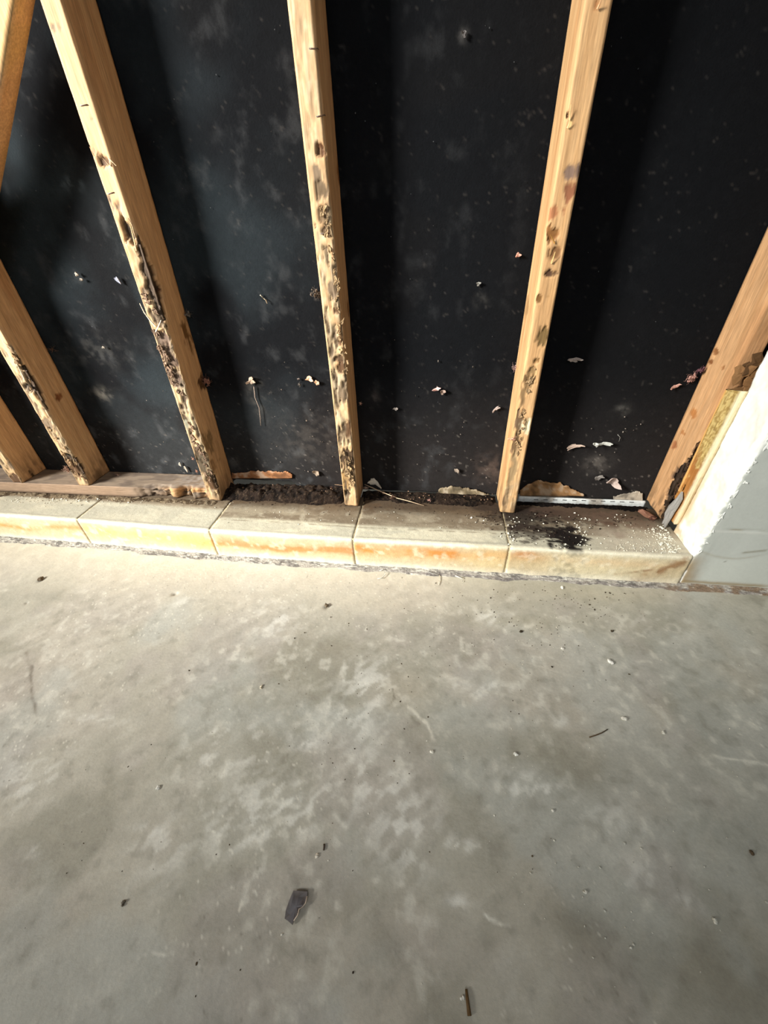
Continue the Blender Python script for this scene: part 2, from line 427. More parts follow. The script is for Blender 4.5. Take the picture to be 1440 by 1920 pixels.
# ------------------------------------------------------------------ studs
WOOD = lin(192, 156, 115)
GREY = lin(120, 104, 82); DARK = lin(52, 38, 26); BLACK = lin(24, 18, 14); PALE = lin(222, 204, 170); RUST = lin(150, 96, 52)
def px_to_face(face, X, px, py):
    if face == 'f': p = at(px, py, 1, 0); a = at(px + 1, py, 1, 0); b = at(px, py + 1, 1, 0); return p[0], p[2], abs(a[0] - p[0]), abs(b[2] - p[2])
    p = at(px, py, 0, X); a = at(px + 1, py, 0, X); b = at(px, py + 1, 0, X)
    return p[1], p[2], min(abs(a[1] - p[1]), .01), abs(b[2] - p[2])

def build_stud(name, label, X, lean, z0, W, rough, feats, base=WOOD, seed=0, cavities=(), ztop=2.42, cut=0.0, shaveL=0.0):
    """a 38 x 89 stud as one lofted body with gouges, knots and stains of its own. rough: (z_lo, z_hi, strength) weathering of the front face"""
    nf, ns = 15, 20
    xs = np.linspace(0, W, nf); ys = np.linspace(0, DEP, ns)
    ring = []; face = []
    for x in xs: ring.append((x, 0)); face.append('f')
    for y in ys[1:]: ring.append((W, y)); face.append('r')
    for x in np.linspace(W, 0, 4)[1:]: ring.append((x, DEP)); face.append('b')
    for y in ys[::-1][1:-1]: ring.append((0, y)); face.append('l')
    ring = np.array(ring); face = np.array(face)
    zs = np.concatenate([np.arange(z0, 1.16, .0032), np.linspace(1.17, ztop, 12)])
    n, mm = len(zs), len(ring)
    LX = np.broadcast_to(ring[:, 0], (n, mm)).copy(); LY = np.broadcast_to(ring[:, 1], (n, mm)).copy()
    Z = np.broadcast_to(zs[:, None], (n, mm)).copy()
    WX = X + lean * Z + LX
    isf = (face == 'f')[None, :] | np.zeros((n, 1), bool); isl = (face == 'l')[None, :] | np.zeros((n, 1), bool)
    isr = (face == 'r')[None, :] | np.zeros((n, 1), bool)
    isl = isl | ((LX == 0) & (LY == 0)); isr = isr | ((LX == W) & (LY == 0))
    P = np.stack([WX, LY, Z], -1)
    Pg = np.stack([LX + seed, LY, Z], -1)
    g1 = fbm(Pg, (140, 140, 5), 101 + seed, 4); g2 = fbm(Pg, (420, 420, 12), 103 + seed, 3)
    c = np.zeros((n, mm, 3)) + base
    c = mix(c, base * np.array([.80, .72, .62]), ss(g1, .46, .70) * .5)
    c = mix(c, base * np.array([1.1, 1.12, 1.15]), ss(1 - g1, .5, .70) * .35)
    c = mix(c, base * .66, ss(g2, .60, .75) * .35)
    c = mix(c, RUST, ss(fbm(Pg, (30, 30, 4), 107 + seed, 4), .58, .7) * .30)
    dep = np.zeros((n, mm))
    # weathered front
    w = fbm(Pg, (90, 90, 28), 111 + seed, 5); w2 = fbm(Pg, (200, 200, 55), 113 + seed, 4)
    for zl, zh, k in rough:
        zone = ss(Z, zl, zl + .03) * ss(-Z, -zh, -zh + .04) * isf * ss(LX, -.001, .005)
        c = mix(c, lin(172, 148, 112), zone * ss(w, .34, .5) * .85 * min(k, 1))
        c = mix(c, GREY, zone * ss(w, .46, .62) * .75 * k)
        c = mix(c, DARK * 1.4, zone * ss(w2 * .6 + w * .4, .535, .66) * .85 * k)
        c = mix(c, PALE * .85, zone * ss(1 - w2, .55, .72) * .4)
        dep += zone * k * (.0035 * ss(w2 * .6 + w * .4, .50, .62) + .0015 * (w2))
    # dirt towards the foot on every face
    foot = ss(-(Z - z0), -.10, 0) ;
    c = mix(c, lin(96, 76, 54), foot * ss(w, .40, .62) * .75)
    for fc, px, py, rx, ry, cc, d in feats:
        u, z, su, sz = px_to_face(fc, X + (W if fc == 'r' else 0) + lean * .5, px, py)
        mk = {'f': isf, 'l': isl, 'r': isr}[fc]
        uu = WX if fc == 'f' else LY
        q = ((uu - u) / (su * rx + 1e-9)) ** 2 + ((Z - z) / (sz * ry + 1e-9)) ** 2
        q = q + (w2 - .5) * 4.5 + (w - .5) * 3.0
        mm_ = ss(-q, -1.5, -.55) * mk
        c = mix(c, lin(*cc), mm_ * .95)
        dep += mm_ * d
    # ragged edges where wood has broken out of the front arris: side, z range, depth
    for side, zl, zh, dd in cavities:
        e = (W - LX) if side == 'r' else LX
        zz = np.clip((Z - zl) / (zh - zl), 0, 1); prof = np.sin(np.pi * zz) ** .5 * ((Z > zl) & (Z < zh))
        nn = fbm(np.stack([Z * 0, Z * 0, Z], -1), 60, 121 + seed, 4)
        wd = dd * (.6 + .9 * nn) * prof
        inside = (e < wd) * (LY < wd * 1.2)
        k = inside * ss(wd - e, 0, .002)
        dep += k * .006; c = mix(c, DARK * .8, k * .95)
    NX = np.where(isr & ~isf, 1.0, np.where(isl & ~isf, -1.0, 0.0)); NY = np.where(isf, -1.0, 0.0)
    OX = WX - NX * dep; OY = LY - NY * dep
    # arrises rounded
    rr = .0018
    for cx_, sx in ((0, 1), (W, -1)):
        k = (np.abs(LX - cx_) < 1e-6) & (LY < 1e-6)
        OX = np.where(k, OX + sx * rr, OX); OY = np.where(k, OY + rr, OY)
    jit = (fbm(P, 40, 131 + seed, 3) - .5) * .0012
    OX += jit * NX * 1.0; OY += jit
    # bottom end broken unevenly
    nb = fbm(np.stack([LX * 60, LY * 60, LX * 0], -1), 1, 141 + seed, 3)
    ZZ = Z + (cut * nb) * ss(-(Z - z0), -.012, 0)
    V = np.stack([OX, OY, ZZ], -1)
    org = (X + lean * z0 + W / 2, DEP / 2, z0)
    o = loft('lumber', V, c, M_wood, None, org, flip=False)
    return o, org

def stud_thing(name, label, *a, **k):
    o, org = build_stud(name, label, *a, **k)
    o.name = name; o.data.name = name
    tag(o, label, 'stud', 'wall studs')
    return o

brown = (78, 52, 30); blk = (34, 24, 16); greyb = (110, 92, 72); tan = (196, 160, 112); knot = (128, 80, 44); rust = (150, 96, 46)
ST = {}
ST[0] = stud_thing('wall_stud', 'pine stud at the lower left corner, only its foot in view', -1.0872, 0, .138, .040, [(.13, .5, .8)],
    [('f', 28, 900, 8, 10, brown, .003), ('f', 20, 875, 5, 7, greyb, .002), ('r', 60, 890, 4, 8, blk, .002)], seed=1)
ST[1] = stud_thing('wall_stud', 'pine stud second from the left, narrow front edge splintered and notched', -.8498, .0057, .138, .040, [(.13, .56, .75)],
    [('f', 22, 650, 6, 16, greyb, .004), ('f', 35, 672, 5, 12, brown, .004), ('f', 52, 727, 9, 7, blk, .007), ('f', 45, 702, 5, 12, greyb, .003), ('f', 88, 795, 8, 10, greyb, .002),
     ('f', 128, 858, 9, 7, blk, .006), ('f', 140, 880, 8, 14, brown, .003), ('r', 110, 745, 8, 8, (120, 72, 36), 0)], seed=2, cavities=[('r', .38, .52, .012), ('r', .17, .24, .012)])
ST[2] = stud_thing('wall_stud', 'pine stud third from the left, bark-like decayed front and a long torn cavity', -.4256, .0255, .1, .040,
    [(.1, .66, 1.1), (.66, .80, .4)],
    [('f', 105, 52, 8, 9, (128, 108, 84), .001), ('f', 168, 222, 6, 6, (136, 116, 90), .001), ('f', 172, 283, 5, 13, greyb, .003), ('f', 196, 303, 8, 10, brown, .005),
     ('f', 205, 372, 7, 8, greyb, .001), ('f', 215, 388, 10, 14, greyb, .003), ('f', 238, 430, 9, 26, blk, .009), ('f', 275, 548, 12, 12, greyb, .003), ('f', 296, 600, 9, 14, greyb, .003),
     ('f', 305, 640, 12, 16, (96, 78, 66), .004), ('f', 318, 675, 11, 22, (84, 66, 54), .004), ('f', 330, 710, 11, 18, (96, 78, 66), .004), ('f', 345, 790, 10, 12, (120, 116, 96), .002),
     ('f', 375, 865, 12, 20, (70, 60, 46), .003), ('f', 395, 905, 8, 12, brown, .004),
     ('r', 296, 541, 5, 5, (84, 44, 18), .001), ('r', 383, 715, 9, 14, brown, .003), ('r', 350, 630, 7, 34, (110, 78, 40), .001), ('r', 395, 830, 10, 24, (130, 104, 70), .001), ('r', 400, 880, 18, 14, (146, 112, 76), .001)],
    seed=3, cavities=[('r', .58, .76, .016), ('r', .12, .2, .01)], cut=.006)
ST[3] = stud_thing('wall_stud', 'middle pine stud with a scabbed stained front and blackened foot', 0.0, .0158 * 0 + .004, .1, .040,
    [(.1, .80, 1.0), (.72, 1.3, .28)],
    [('f', 605, 287, 9, 11, (88, 56, 32), .006), ('f', 599, 272, 5, 6, (96, 60, 34), .004), ('f', 592, 325, 7, 14, greyb, .001), ('f', 606, 360, 12, 18, (96, 78, 56), .003), ('f', 614, 390, 10, 8, (86, 70, 50), .003),
     ('f', 606, 405, 7, 16, (104, 84, 60), .003), ('f', 614, 432, 9, 6, (78, 58, 38), .003), ('f', 633, 490, 4, 20, brown, .003), ('f', 636, 582, 8, 6, brown, .003), ('f', 625, 545, 10, 14, greyb, .001),
     ('f', 636, 640, 10, 6, brown, .003), ('f', 634, 673, 9, 6, (70, 50, 32), .004), ('f', 640, 690, 6, 9, brown, .003), ('f', 645, 740, 10, 14, greyb, .001),
     ('f', 652, 808, 8, 16, (82, 56, 34), .004), ('f', 655, 865, 16, 18, (60, 44, 30), .004), ('f', 658, 893, 14, 14, (88, 68, 46), .003), ('f', 645, 905, 8, 14, (150, 118, 74), .002), ('f', 650, 925, 5, 6, blk, .008), ('f', 660, 770, 5, 6, (200, 140, 84), 0),
     ('r', 634, 330, 2, 24, (140, 96, 50), 0), ('r', 652, 580, 2, 14, (130, 92, 50), 0)],
    seed=4, cut=.010)
ST[4] = stud_thing('wall_stud', 'pine stud right of the middle, stained dark down the face with brown knots', .4422, -.0061, .1, .040,
    [(.1, .22, .55)],
    [('f', 1065, 215, 5, 6, (60, 36, 16), .007), ('f', 1068, 232, 3, 8, (226, 190, 130), 0), ('f', 1122, 10, 5, 14, (170, 120, 76), .002), ('f', 1073, 322, 12, 14, (118, 96, 84), .001), ('f', 1066, 360, 11, 18, (134, 84, 58), .001),
     ('f', 1040, 395, 14, 18, (150, 96, 62), .001), ('f', 1033, 435, 10, 14, (120, 78, 36), .004), ('f', 1042, 478, 12, 11, (116, 82, 50), .003), ('f', 1034, 513, 9, 6, (66, 42, 28), .003),
     ('f', 1030, 556, 5, 9, (132, 96, 50), .001), ('f', 1010, 562, 6, 7, (110, 76, 36), .002), ('f', 1016, 632, 10, 14, (104, 82, 48), .003), ('f', 1006, 677, 5, 5, (108, 78, 40), .003),
     ('f', 998, 705, 9, 14, (130, 104, 68), .003), ('f', 985, 735, 8, 26, (126, 100, 68), .002), ('f', 975, 795, 13, 20, (98, 78, 58), .003), ('f', 968, 832, 12, 18, (112, 88, 62), .002), ('f', 962, 880, 6, 30, (150, 126, 92), .001),
     ('f', 985, 800, 9, 14, (206, 192, 156), 0), ('l', 988, 580, 3, 24, (150, 116, 76), 0), ('l', 1040, 480, 3, 8, (190, 150, 104), 0)],
    seed=5, cut=.006, base=lin(192, 153, 108))
ST[5] = stud_thing('wall_stud', 'pine stud at the right beside the white plaster edge, decayed at its foot', .8549, .0051, .1, .040,
    [(.12, .34, 1.2)],
    [('l', 1343, 660, 5, 6, (130, 86, 50), .001), ('l', 1332, 678, 4, 5, (120, 74, 40), .001), ('l', 1355, 690, 4, 5, (140, 92, 52), .001), ('l', 1300, 775, 6, 10, (168, 110, 60), 0),
     ('l', 1265, 835, 6, 9, (150, 96, 60), .001), ('l', 1282, 812, 5, 5, (160, 108, 64), 0), ('l', 1240, 958, 3, 6, (70, 44, 30), .001), ('l', 1298, 945, 3, 3, (80, 54, 30), .001),
     ('f', 1260, 930, 24, 24, (60, 44, 34), .007), ('f', 1290, 880, 16, 18, (66, 48, 36), .007), ('f', 1310, 845, 12, 12, (100, 74, 52), .006), ('f', 1250, 960, 20, 16, (44, 32, 24), .006), ('l', 1296, 870, 9, 14, (70, 52, 40), .006), ('l', 1278, 900, 16, 30, (64, 48, 38), .006), ('l', 1264, 935, 14, 26, (58, 42, 32), .006), ('l', 1286, 880, 5, 20, (150, 128, 116), .002), ('l', 1304, 850, 7, 10, (96, 68, 48), .004)],
    seed=6, cut=.008, cavities=[('l', .12, .29, .022)], base=lin(188, 146, 104))

# staples, nails and splinters on the studs
def staple(st, px, py, w_px, ang=0.0):
    a = at(px - w_px / 2, py + ang * w_px / 2, 1, -.0006); b = at(px + w_px / 2, py - ang * w_px / 2, 1, -.0006)
    V, F = tube_geo([a + np.array([0, .004, 0]), a, (a + b) / 2, b, b + np.array([0, .004, 0])], .0008, .0008, 6)
    mb = MB(); mb.add((V, F), lin(70, 48, 30))
    o = mb.build('staple', M_metal, ST[st], True, (a + b) / 2); return o
staple(3, 588, 91, 16, 0); staple(3, 601, 217, 15, .2); staple(2, 157, 197, 14, .1); staple(2, 208, 362, 12, .2); staple(3, 609, 438, 16, .0)
def splinter(st, pts_px, r, col, yy=-.002, lift=.006):
    n = len(pts_px); pts = []
    for i, (px, py) in enumerate(pts_px):
        pts.append(at(px, py, 1, yy - lift * (1 - i / (n - 1))))
    V, F = tube_geo(pts, r * .35, r, 5)
    mb = MB(); mb.add((V, F), col); mb.build('splinter', M_wood, ST[st], False, pts[-1])
splinter(2, [(262, 569), (270, 585), (281, 600), (292, 612)], .0022, PALE * 1.1, lift=.012)
splinter(2, [(302, 600), (298, 610), (292, 622)], .0016, lin(220, 208, 186), lift=.008)
splinter(2, [(168, 275), (172, 284), (176, 292)], .0012, lin(206, 170, 128))
splinter(2, [(192, 296), (198, 302), (205, 310)], .0014, lin(190, 160, 126)); splinter(2, [(218, 311), (210, 303), (203, 296)], .0010, lin(190, 160, 126))
splinter(2, [(236, 408), (244, 420), (252, 452), (256, 470)], .0018, lin(200, 160, 110), lift=0)
splinter(4, [(1071, 196), (1069, 210), (1068, 224)], .0012, lin(230, 196, 140)); splinter(4, [(1069, 222), (1067, 232), (1064, 240)], .0012, lin(236, 206, 150))
splinter(4, [(1127, 0), (1124, 8), (1120, 16)], .0016, lin(214, 170, 128))
splinter(4, [(1041, 472), (1037, 485), (1034, 494)], .0014, lin(220, 180, 120)); splinter(4, [(1032, 440), (1036, 448), (1040, 456)], .0014, lin(190, 140, 70))
splinter(1, [(6, 640), (12, 646), (20, 652)], .0012, PALE); splinter(1, [(30, 680), (38, 695), (46, 712)], .0015, PALE)

# bark-like scabs standing proud of the decayed fronts
def scabs(st, rows, col, seed):
    r = random.Random(seed); mb = MB()
    for (x0, y0, x1, y1, n, sz) in rows:
        for i in range(n):
            t = r.random(); px = x0 + (x1 - x0) * t + r.uniform(-6, 6); py = y0 + (y1 - y0) * t + r.uniform(-4, 4)
            p = at(px, py, 1, 0); k = r.uniform(.55, 1.25)
            mb.add(flake_geo((p[0], .0012, p[2]), sz * r.uniform(.5, 1.2), sz * r.uniform(.6, 2.2), r.uniform(-.5, .5), 'y', .0016, r.randint(0, 9999), .5, 9, .5), [c * k for c in col])
    o = mb.build('decayed_wood', M_wood, ST[st], False, ST[st].location); o['kind'] = 'stuff'; o['label'] = 'scabby decayed wood flakes'
scabs(2, [(288, 620, 340, 740, 36, .0034), (350, 790, 398, 905, 26, .0036), (268, 545, 290, 590, 8, .004)], lin(128, 104, 84), 3)
scabs(3, [(605, 380, 640, 560, 26, .003), (632, 560, 650, 720, 16, .003), (648, 850, 660, 915, 22, .004)], lin(150, 124, 90), 4)
scabs(4, [(1000, 690, 968, 850, 20, .003)], lin(160, 132, 96), 5)
scabs(1, [(25, 655, 60, 730, 10, .003), (80, 790, 160, 905, 16, .003)], lin(170, 140, 104), 6)
scabs(5, [(1310, 850, 1255, 950, 26, .004)], lin(90, 66, 50), 8)

# ------------------------------------------------------------------ diagonal brace between the two left studs
def build_brace():
    # square-cut board, front flush with the studs, running up at 45 degrees
    p0 = np.array([-.808, 0, .699]); p1 = np.array([-.402, 0, 1.105])
    d = np.array([1, 0, 1]) / 2 ** .5; nrm = np.array([-1, 0, 1]) / 2 ** .5
    wdt, th = .089, .036; n = 150; mm = []
    prof = [(0, 0), (0, th * .3), (0, th * .6), (0, th)] + [(wdt * t, th) for t in (.33, .66, 1)] + [(wdt, th * .5), (wdt, 0)] + [(wdt * (1 - t), 0) for t in np.linspace(.1, .9, 9)]
    T = np.linspace(-.0, .574, n)
    V = np.zeros((n, len(prof), 3))
    for j, (a, b) in enumerate(prof):
        # ends are cut plumb against the studs
        s0, s1 = a, .574 + a
        V[:, j] = (p0 + nrm * a)[None] + np.linspace(s0, s1, n)[:, None] * d[None]
        V[:, j, 1] += b
    L = np.stack([np.tile(np.arange(n)[:, None] * .004, (1, len(prof))), np.tile(np.array([q[0] for q in prof]), (n, 1)), np.tile(np.array([q[1] for q in prof]), (n, 1))], -1)
    g = fbm(L, (8, 150, 150), 151, 4)
    c = mix(np.zeros(L.shape) + lin(196, 156, 112), lin(176, 132, 88), ss(g, .45, .7) * .5)
    c = mix(c, lin(186, 156, 90), ss(fbm(L, 20, 153, 3), .5, .7) * .35)
    o = loft('diagonal_brace', V, c, M_wood, None, (-.6, 0, .9)); tag(o, 'tan diagonal brace board crossing the top left corner', 'brace'); return o
build_brace()

# ------------------------------------------------------------------ bottom plate (left)
def build_plate():
    x0, x1 = -1.75, -.4245
    xs = np.arange(x0, x1, .004); xs = np.append(xs, x1)
    H = .0375
    prof = [(0.0, t) for t in np.linspace(0.0, H, 11)] + [(t, H) for t in np.linspace(.0035, DEP - .004, 24)] + [(DEP - .004, t) for t in (H * .5, 0)] + [(.06, 0), (.03, 0)]
    prof = np.array(prof); n, mm = len(xs), len(prof)
    X = np.tile(xs[:, None], (1, mm)); Y = np.tile(prof[:, 0], (n, 1)); Z = CT + np.tile(prof[:, 1], (n, 1))
    P = np.stack([X, Y, Z], -1)
    w = fbm(P, (26, 60, 60), 161, 5); w2 = fbm(P, (90, 140, 140), 163, 4)
    front = (Y < .001) * 1.0; top = (prof[:, 1] > H - 1e-5)[None] * np.ones((n, 1))
    c = np.zeros(P.shape) + lin(128, 113, 97)
    c = mix(c, lin(98, 86, 76), top * ss(w, .4, .6) * .8)
    c = mix(c, lin(146, 138, 128), top * ss(X, -.62, -.45) * ss(w2, .4, .6) * .7)
    c = mix(c, lin(196, 150, 100), np.clip(front + top * ss(-Y, -.02, 0), 0, 1) * ss(X, -.62, -.50) * ss(w, .35, .5) * .9)
    c = mix(c, lin(150, 124, 100), front * ss(-X, .55, .75) * .8)
    er = ss(X, -.68, -.60) * 1.0
    e1 = fbm(np.stack([X, X * 0, X * 0], -1), 30, 165, 4)
    bite = er * (.004 + .016 * ss(e1, .35, .75))
    cor = np.clip(1 - np.abs(Z - CT - H) / .02, 0, 1) * np.clip(1 - Y / .02, 0, 1)
    for bx, bw in [(-.512, .012), (-.486, .007), (-.445, .010)]:
        bite = bite + .012 * np.exp(-((X - bx) / bw) ** 2)
    Yd = Y + bite * np.clip(1 - Y / .03, 0, 1) * (.6 + .8 * w2); Zd = Z - bite * cor * .7 * (.5 + w)
    c = mix(c, DARK, np.clip(1 - Y / .03, 0, 1) * ss(bite, .012, .020) * .8 * ss(w2, .4, .55))
    c = mix(c, DARK, front * ss(-(Z - CT), -.012, 0) * .8)  # shadow line under the front edge, painted into the colour
    V = np.stack([X, Yd + (w2 - .5) * .0015, np.maximum(Zd, CT)], -1)
    o = loft('bottom_plate', V, c, M_woodx, None, (-1.0, DEP / 2, CT)); tag(o, 'dusty wooden bottom plate under the left studs, broken front edge', 'plate')
    return o
plate = build_plate()

# ------------------------------------------------------------------ block curb
curb = empty('trim_1', (-.2, -.05, 0)); tag(curb, 'low limewashed block curb along the foot of the framed wall', kind='structure')
JX = [-1.62, -1.178, -.776, -.353, .0525, .451, .870]
FY = [-.106, -.112, -.121, -.1375, -.1425, -.1405, -.1405]
def curb_front(x): return np.interp(x, JX, FY)

def block_color(k, X, Y, Z, P):
    n1 = fbm(P, (14, 30, 30), 201, 5); n2 = fbm(P, 55, 203, 4); n3 = fbm(P, (6, 14, 14), 205, 4); nf = fbm(P, (60, 110, 60), 207, 5, .6)
    fy = curb_front(X)
    df = Y - fy                       # distance back from the front face
    front = ss(-df, -.006, -.001)
    top = 1 - front
    c = np.zeros(P.shape) + lin(200, 190, 164)
    # face: yellow and orange mineral stains over limewash
    wave = (fbm(np.stack([X, X * 0, X * 0], -1), 7, 211 + k, 3) - .5)
    zc, zw, amt, col = {0: (.055, .012, .5, (226, 176, 108)), 1: (.058, .009, .75, (206, 156, 98)), 2: (.058, .022, .55, (236, 190, 116)),
                        3: (.058, .013, .95, (206, 140, 86)), 4: (.062, .018, 1.0, (208, 142, 76)), 5: (.066, .014, .5, (214, 172, 120))}[k]
    ctr = zc + wave * (.05 if k in (1, 3) else .02)
    band = np.exp(-((Z - ctr) / zw) ** 2)
    c = mix(c, lin(216, 190, 138), front * np.exp(-((Z - .055) / .035) ** 2) * .6)
    c = mix(c, lin(*col), front * band * amt * (.55 + .8 * ss(n1, .35, .6)))
    if k == 2: c = mix(c, lin(226, 174, 104), front * ss(X, -.50, -.37) * np.exp(-((Z - .055) / .024) ** 2) * .7)
    if k == 3: c = mix(c, lin(214, 160, 120), front * ss(-X, .16, .34) * np.exp(-((Z - .068) / .014) ** 2) * .7)
    if k == 4: c = mix(c, lin(236, 214, 160), front * ss(X, .30, .44) * .55)
    if k == 5: c = mix(c, lin(204, 128, 62), front * np.exp(-((X - .49) / .03) ** 2 - ((Z - .078) / .01) ** 2) * .8)
    if k == 5: c = mix(c, lin(232, 222, 188), front * ss(X, .5, .6) * .4); 
    c = mix(c, lin(248, 240, 214), front * ss(n2, .54, .70) * .4)
    c = mix(c, lin(244, 238, 216), front * ss(-Z, -.03, -.008) * .6)
    c = mix(c, lin(240, 234, 212), front * ss(Z, .084, .094) * .6)
    c = mix(c, lin(176, 150, 116), ss(n3, .55, .7) * front * .25)
    # top: cream band by the front, greyer and dirtier behind
    edge = .028 + .012 * (n3 - .5) + .022 * ss(X, -.36, -.34)
    topc = mix(np.zeros(P.shape) + lin(192, 187, 166), lin(226, 219, 192), ss(n1, .45, .62) * .6)
    grey = mix(np.zeros(P.shape) + lin(150, 139, 118), lin(124, 111, 92), ss(n1, .42, .62))
    grey = mix(grey, lin(190, 182, 160), ss(n2, .56, .7) * .5)
    bk = ss(df, edge, edge + .018)
    if k <= 2: bk = ss(df, .085, .105); topc = mix(topc, lin(160, 157, 142), np.ones(X.shape) * .5)
    tc = topc * (1 - bk[..., None]) + grey * bk[..., None]
    line = np.exp(-((df - edge) / .0022) ** 2) * ss(X, -.36, -.33) * ss(-X, -.46, -.44) * ss(n2, .35, .55)
    tc = mix(tc, lin(120, 104, 82), line * .7)
    l2 = np.exp(-((df - .010) / .003) ** 2) * ss(n1, .42, .6)
    tc = mix(tc, lin(150, 144, 132), l2 * .6)
    # deep back, filthy
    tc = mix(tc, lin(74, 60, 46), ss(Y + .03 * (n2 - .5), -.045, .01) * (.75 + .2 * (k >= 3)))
    c = c * (1 - top[..., None]) + tc * top[..., None]
    # mould smear beside the right-middle stud
    def blob(px, py, rx, ry, kk, cc, nn=.5):
        nonlocal c
        p = at(px, py, 2, CT); ex = abs(at(px + 1, py, 2, CT)[0] - p[0]) * rx; ey = abs(at(px, py + 1, 2, CT)[1] - p[1]) * ry
        q = ((X - p[0]) / ex) ** 2 + ((Y - p[1]) / ey) ** 2 + (nf - .5) * 7 * nn + (n1 - .5) * 5 * nn
        c = mix(c, lin(*cc), ss(-q, -1.7, -.2) * kk * ss(df, -.004, .006))
    if k == 5:
        blob(1000, 972, 75, 20, .9, (36, 28, 24)); blob(1062, 1005, 32, 24, 1, (26, 20, 18), .7); blob(980, 1000, 35, 14, .8, (50, 40, 34), .9)
        blob(1080, 965, 60, 14, .6, (84, 66, 54), .8); blob(1145, 972, 45, 12, .5, (104, 84, 70), .8); blob(1160, 1003, 11, 7, .95, (92, 54, 34), .2)
        blob(1145, 985, 14, 6, .6, (84, 60, 46), .4); blob(1205, 985, 30, 10, .5, (120, 96, 80), .8)
        cg = ss(X, .62, .72)
        c = mix(c, lin(196, 184, 164), top * cg * ss(df, .0, .01) * ss(-Y, .03, .07) * .6)
        # brown damp run at the corner
        d, t = seg_d(X, Z, (.86, .085), (.77, .010)); c = mix(c, lin(150, 112, 74), front * np.exp(-(d / .016) ** 2) * .65 * (.4 + ss(n2, .4, .6)))
        d, t = seg_d(X, Z, (.80, .05), (.72, .028)); c = mix(c, lin(140, 104, 70), front * np.exp(-(d / .004) ** 2) * .6 * (.4 + ss(n2, .4, .6)))
    if k == 4:
        blob(925, 960, 32, 16, .9, (52, 42, 34), .7); blob(930, 985, 26, 12, .5, (92, 78, 62), .8); blob(680, 948, 40, 10, .7, (84, 66, 48), .8)
        blob(860, 960, 70, 5, .35, (110, 92, 70), .6)
    if k == 3: blob(640, 955, 50, 12, .5, (104, 88, 68), .8); blob(430, 940, 30, 8, .7, (90, 74, 54), .6)
    if k == 2: blob(400, 943, 60, 7, .6, (110, 96, 76), .7)
    return c

for k in range(6):
    g = .0017
    a, b = JX[k] + g, JX[k + 1] - (g if k < 5 else -.002)
    # prof: front face bottom to top, nose, top face, back
    n = int((b - a) / .0035); xs = np.linspace(a, b, n)
    prof = [('f', 0, z) for z in np.linspace(.0, CT - .007, 30)] + [('f', .0012, CT - .0045), ('f', .0035, CT - .0018), ('f', .0065, CT - .0003)]
    prof += [('t', t, CT) for t in np.linspace(.0095, .195, 58)] + [('t', .195, .05), ('t', .195, 0), ('t', .10, 0)]
    mm = len(prof)
    X = np.tile(xs[:, None], (1, mm)); fy = curb_front(X)
    Y = fy + np.array([p[1] for p in prof])[None]; Z = np.tile(np.array([p[2] for p in prof]), (n, 1))
    # back of the curb is straight
    Y[:, -3] = .052; Y[:, -2] = .052
    Y[:, 33:33 + 58] = fy[:, 33:33 + 58] + .0095 + (0.052 - fy[:, 33:33 + 58] - .0095) * np.linspace(0, 1, 58)[None]
    P = np.stack([X, Y, Z], -1)
    c = block_color(k, X, Y, Z, P)
    dn = (fbm(P, 45, 221, 4) - .5) * .0030 + (fbm(P, 160, 223, 3) - .5) * .0012
    fr = ss(-(Y - fy), -.012, -.002); ends = np.minimum(ss(X - a, 0, .004), ss(b - X, 0, .004))
    inset = (1 - ends) * .0018
    yy = Y + fr * (dn + inset) * (Z > 0); zz = Z + (1 - fr) * (dn * .6 - .0006 - inset) * (Z > CT - .001)
    zz = zz - .002 * ss(-np.abs(Y - fy - .03), -.02, 0) * (Z > CT - .001) * 0
    V = np.stack([X, yy, np.clip(zz, -.002, None)], -1)
    loft('block', V, c, M_block, curb, ((a + b) / 2, -.05, 0), flip=True)
# mortar in the joints
for i, x in enumerate(JX[1:-1]):
    fy = curb_front(x); ys = np.linspace(fy + .0022, .05, 40); mbv = []
    prof = []
    zf = np.linspace(.0, CT - .0028, 24)
    path = [(fy + .0026, z) for z in zf] + [(y, CT - .0026) for y in ys[1:]] + [(.05, .0)]
    path = np.array(path); n = len(path)
    Pm = np.zeros((n, 2, 3)); w = .0045
    wob = (fbm(np.stack([path[:, 0], path[:, 1], path[:, 0] * 0], -1), 60, 231 + i, 3) - .5) * .004
    lean = [0, -.004, .010, .006, .0, 0][i]
    V = []; C = []
    dark = [.5, .75, .1, .75, .5][i]
    for s, (y, z) in enumerate(path):
        jit = .0012 * (vnoise(np.array([y * 300, z * 300, i * 9.1]), 5) - .5)
        for q in (-1, 1): V.append((x + wob[s] * .3 + q * w, y + (jit if z < CT - .004 else 0), z + (jit if z >= CT - .004 else 0))); 
        bk = min(max((y + .08) / .06, 0), 1)
        cc = lin(206, 192, 158) * (1 - bk * dark) + lin(84, 70, 54) * bk * dark
        C += [cc, cc]
    F = [(2 * s, 2 * s + 1, 2 * s + 3, 2 * s + 2) for s in range(n - 1)]
    V2 = V + [(x - w, .0, .0), (x + w, .0, .0)]
    make_mesh('mortar_joint', V, [tuple(reversed(f)) for f in F], np.array(C), M_mortar, curb, True, (x, -.05, 0))

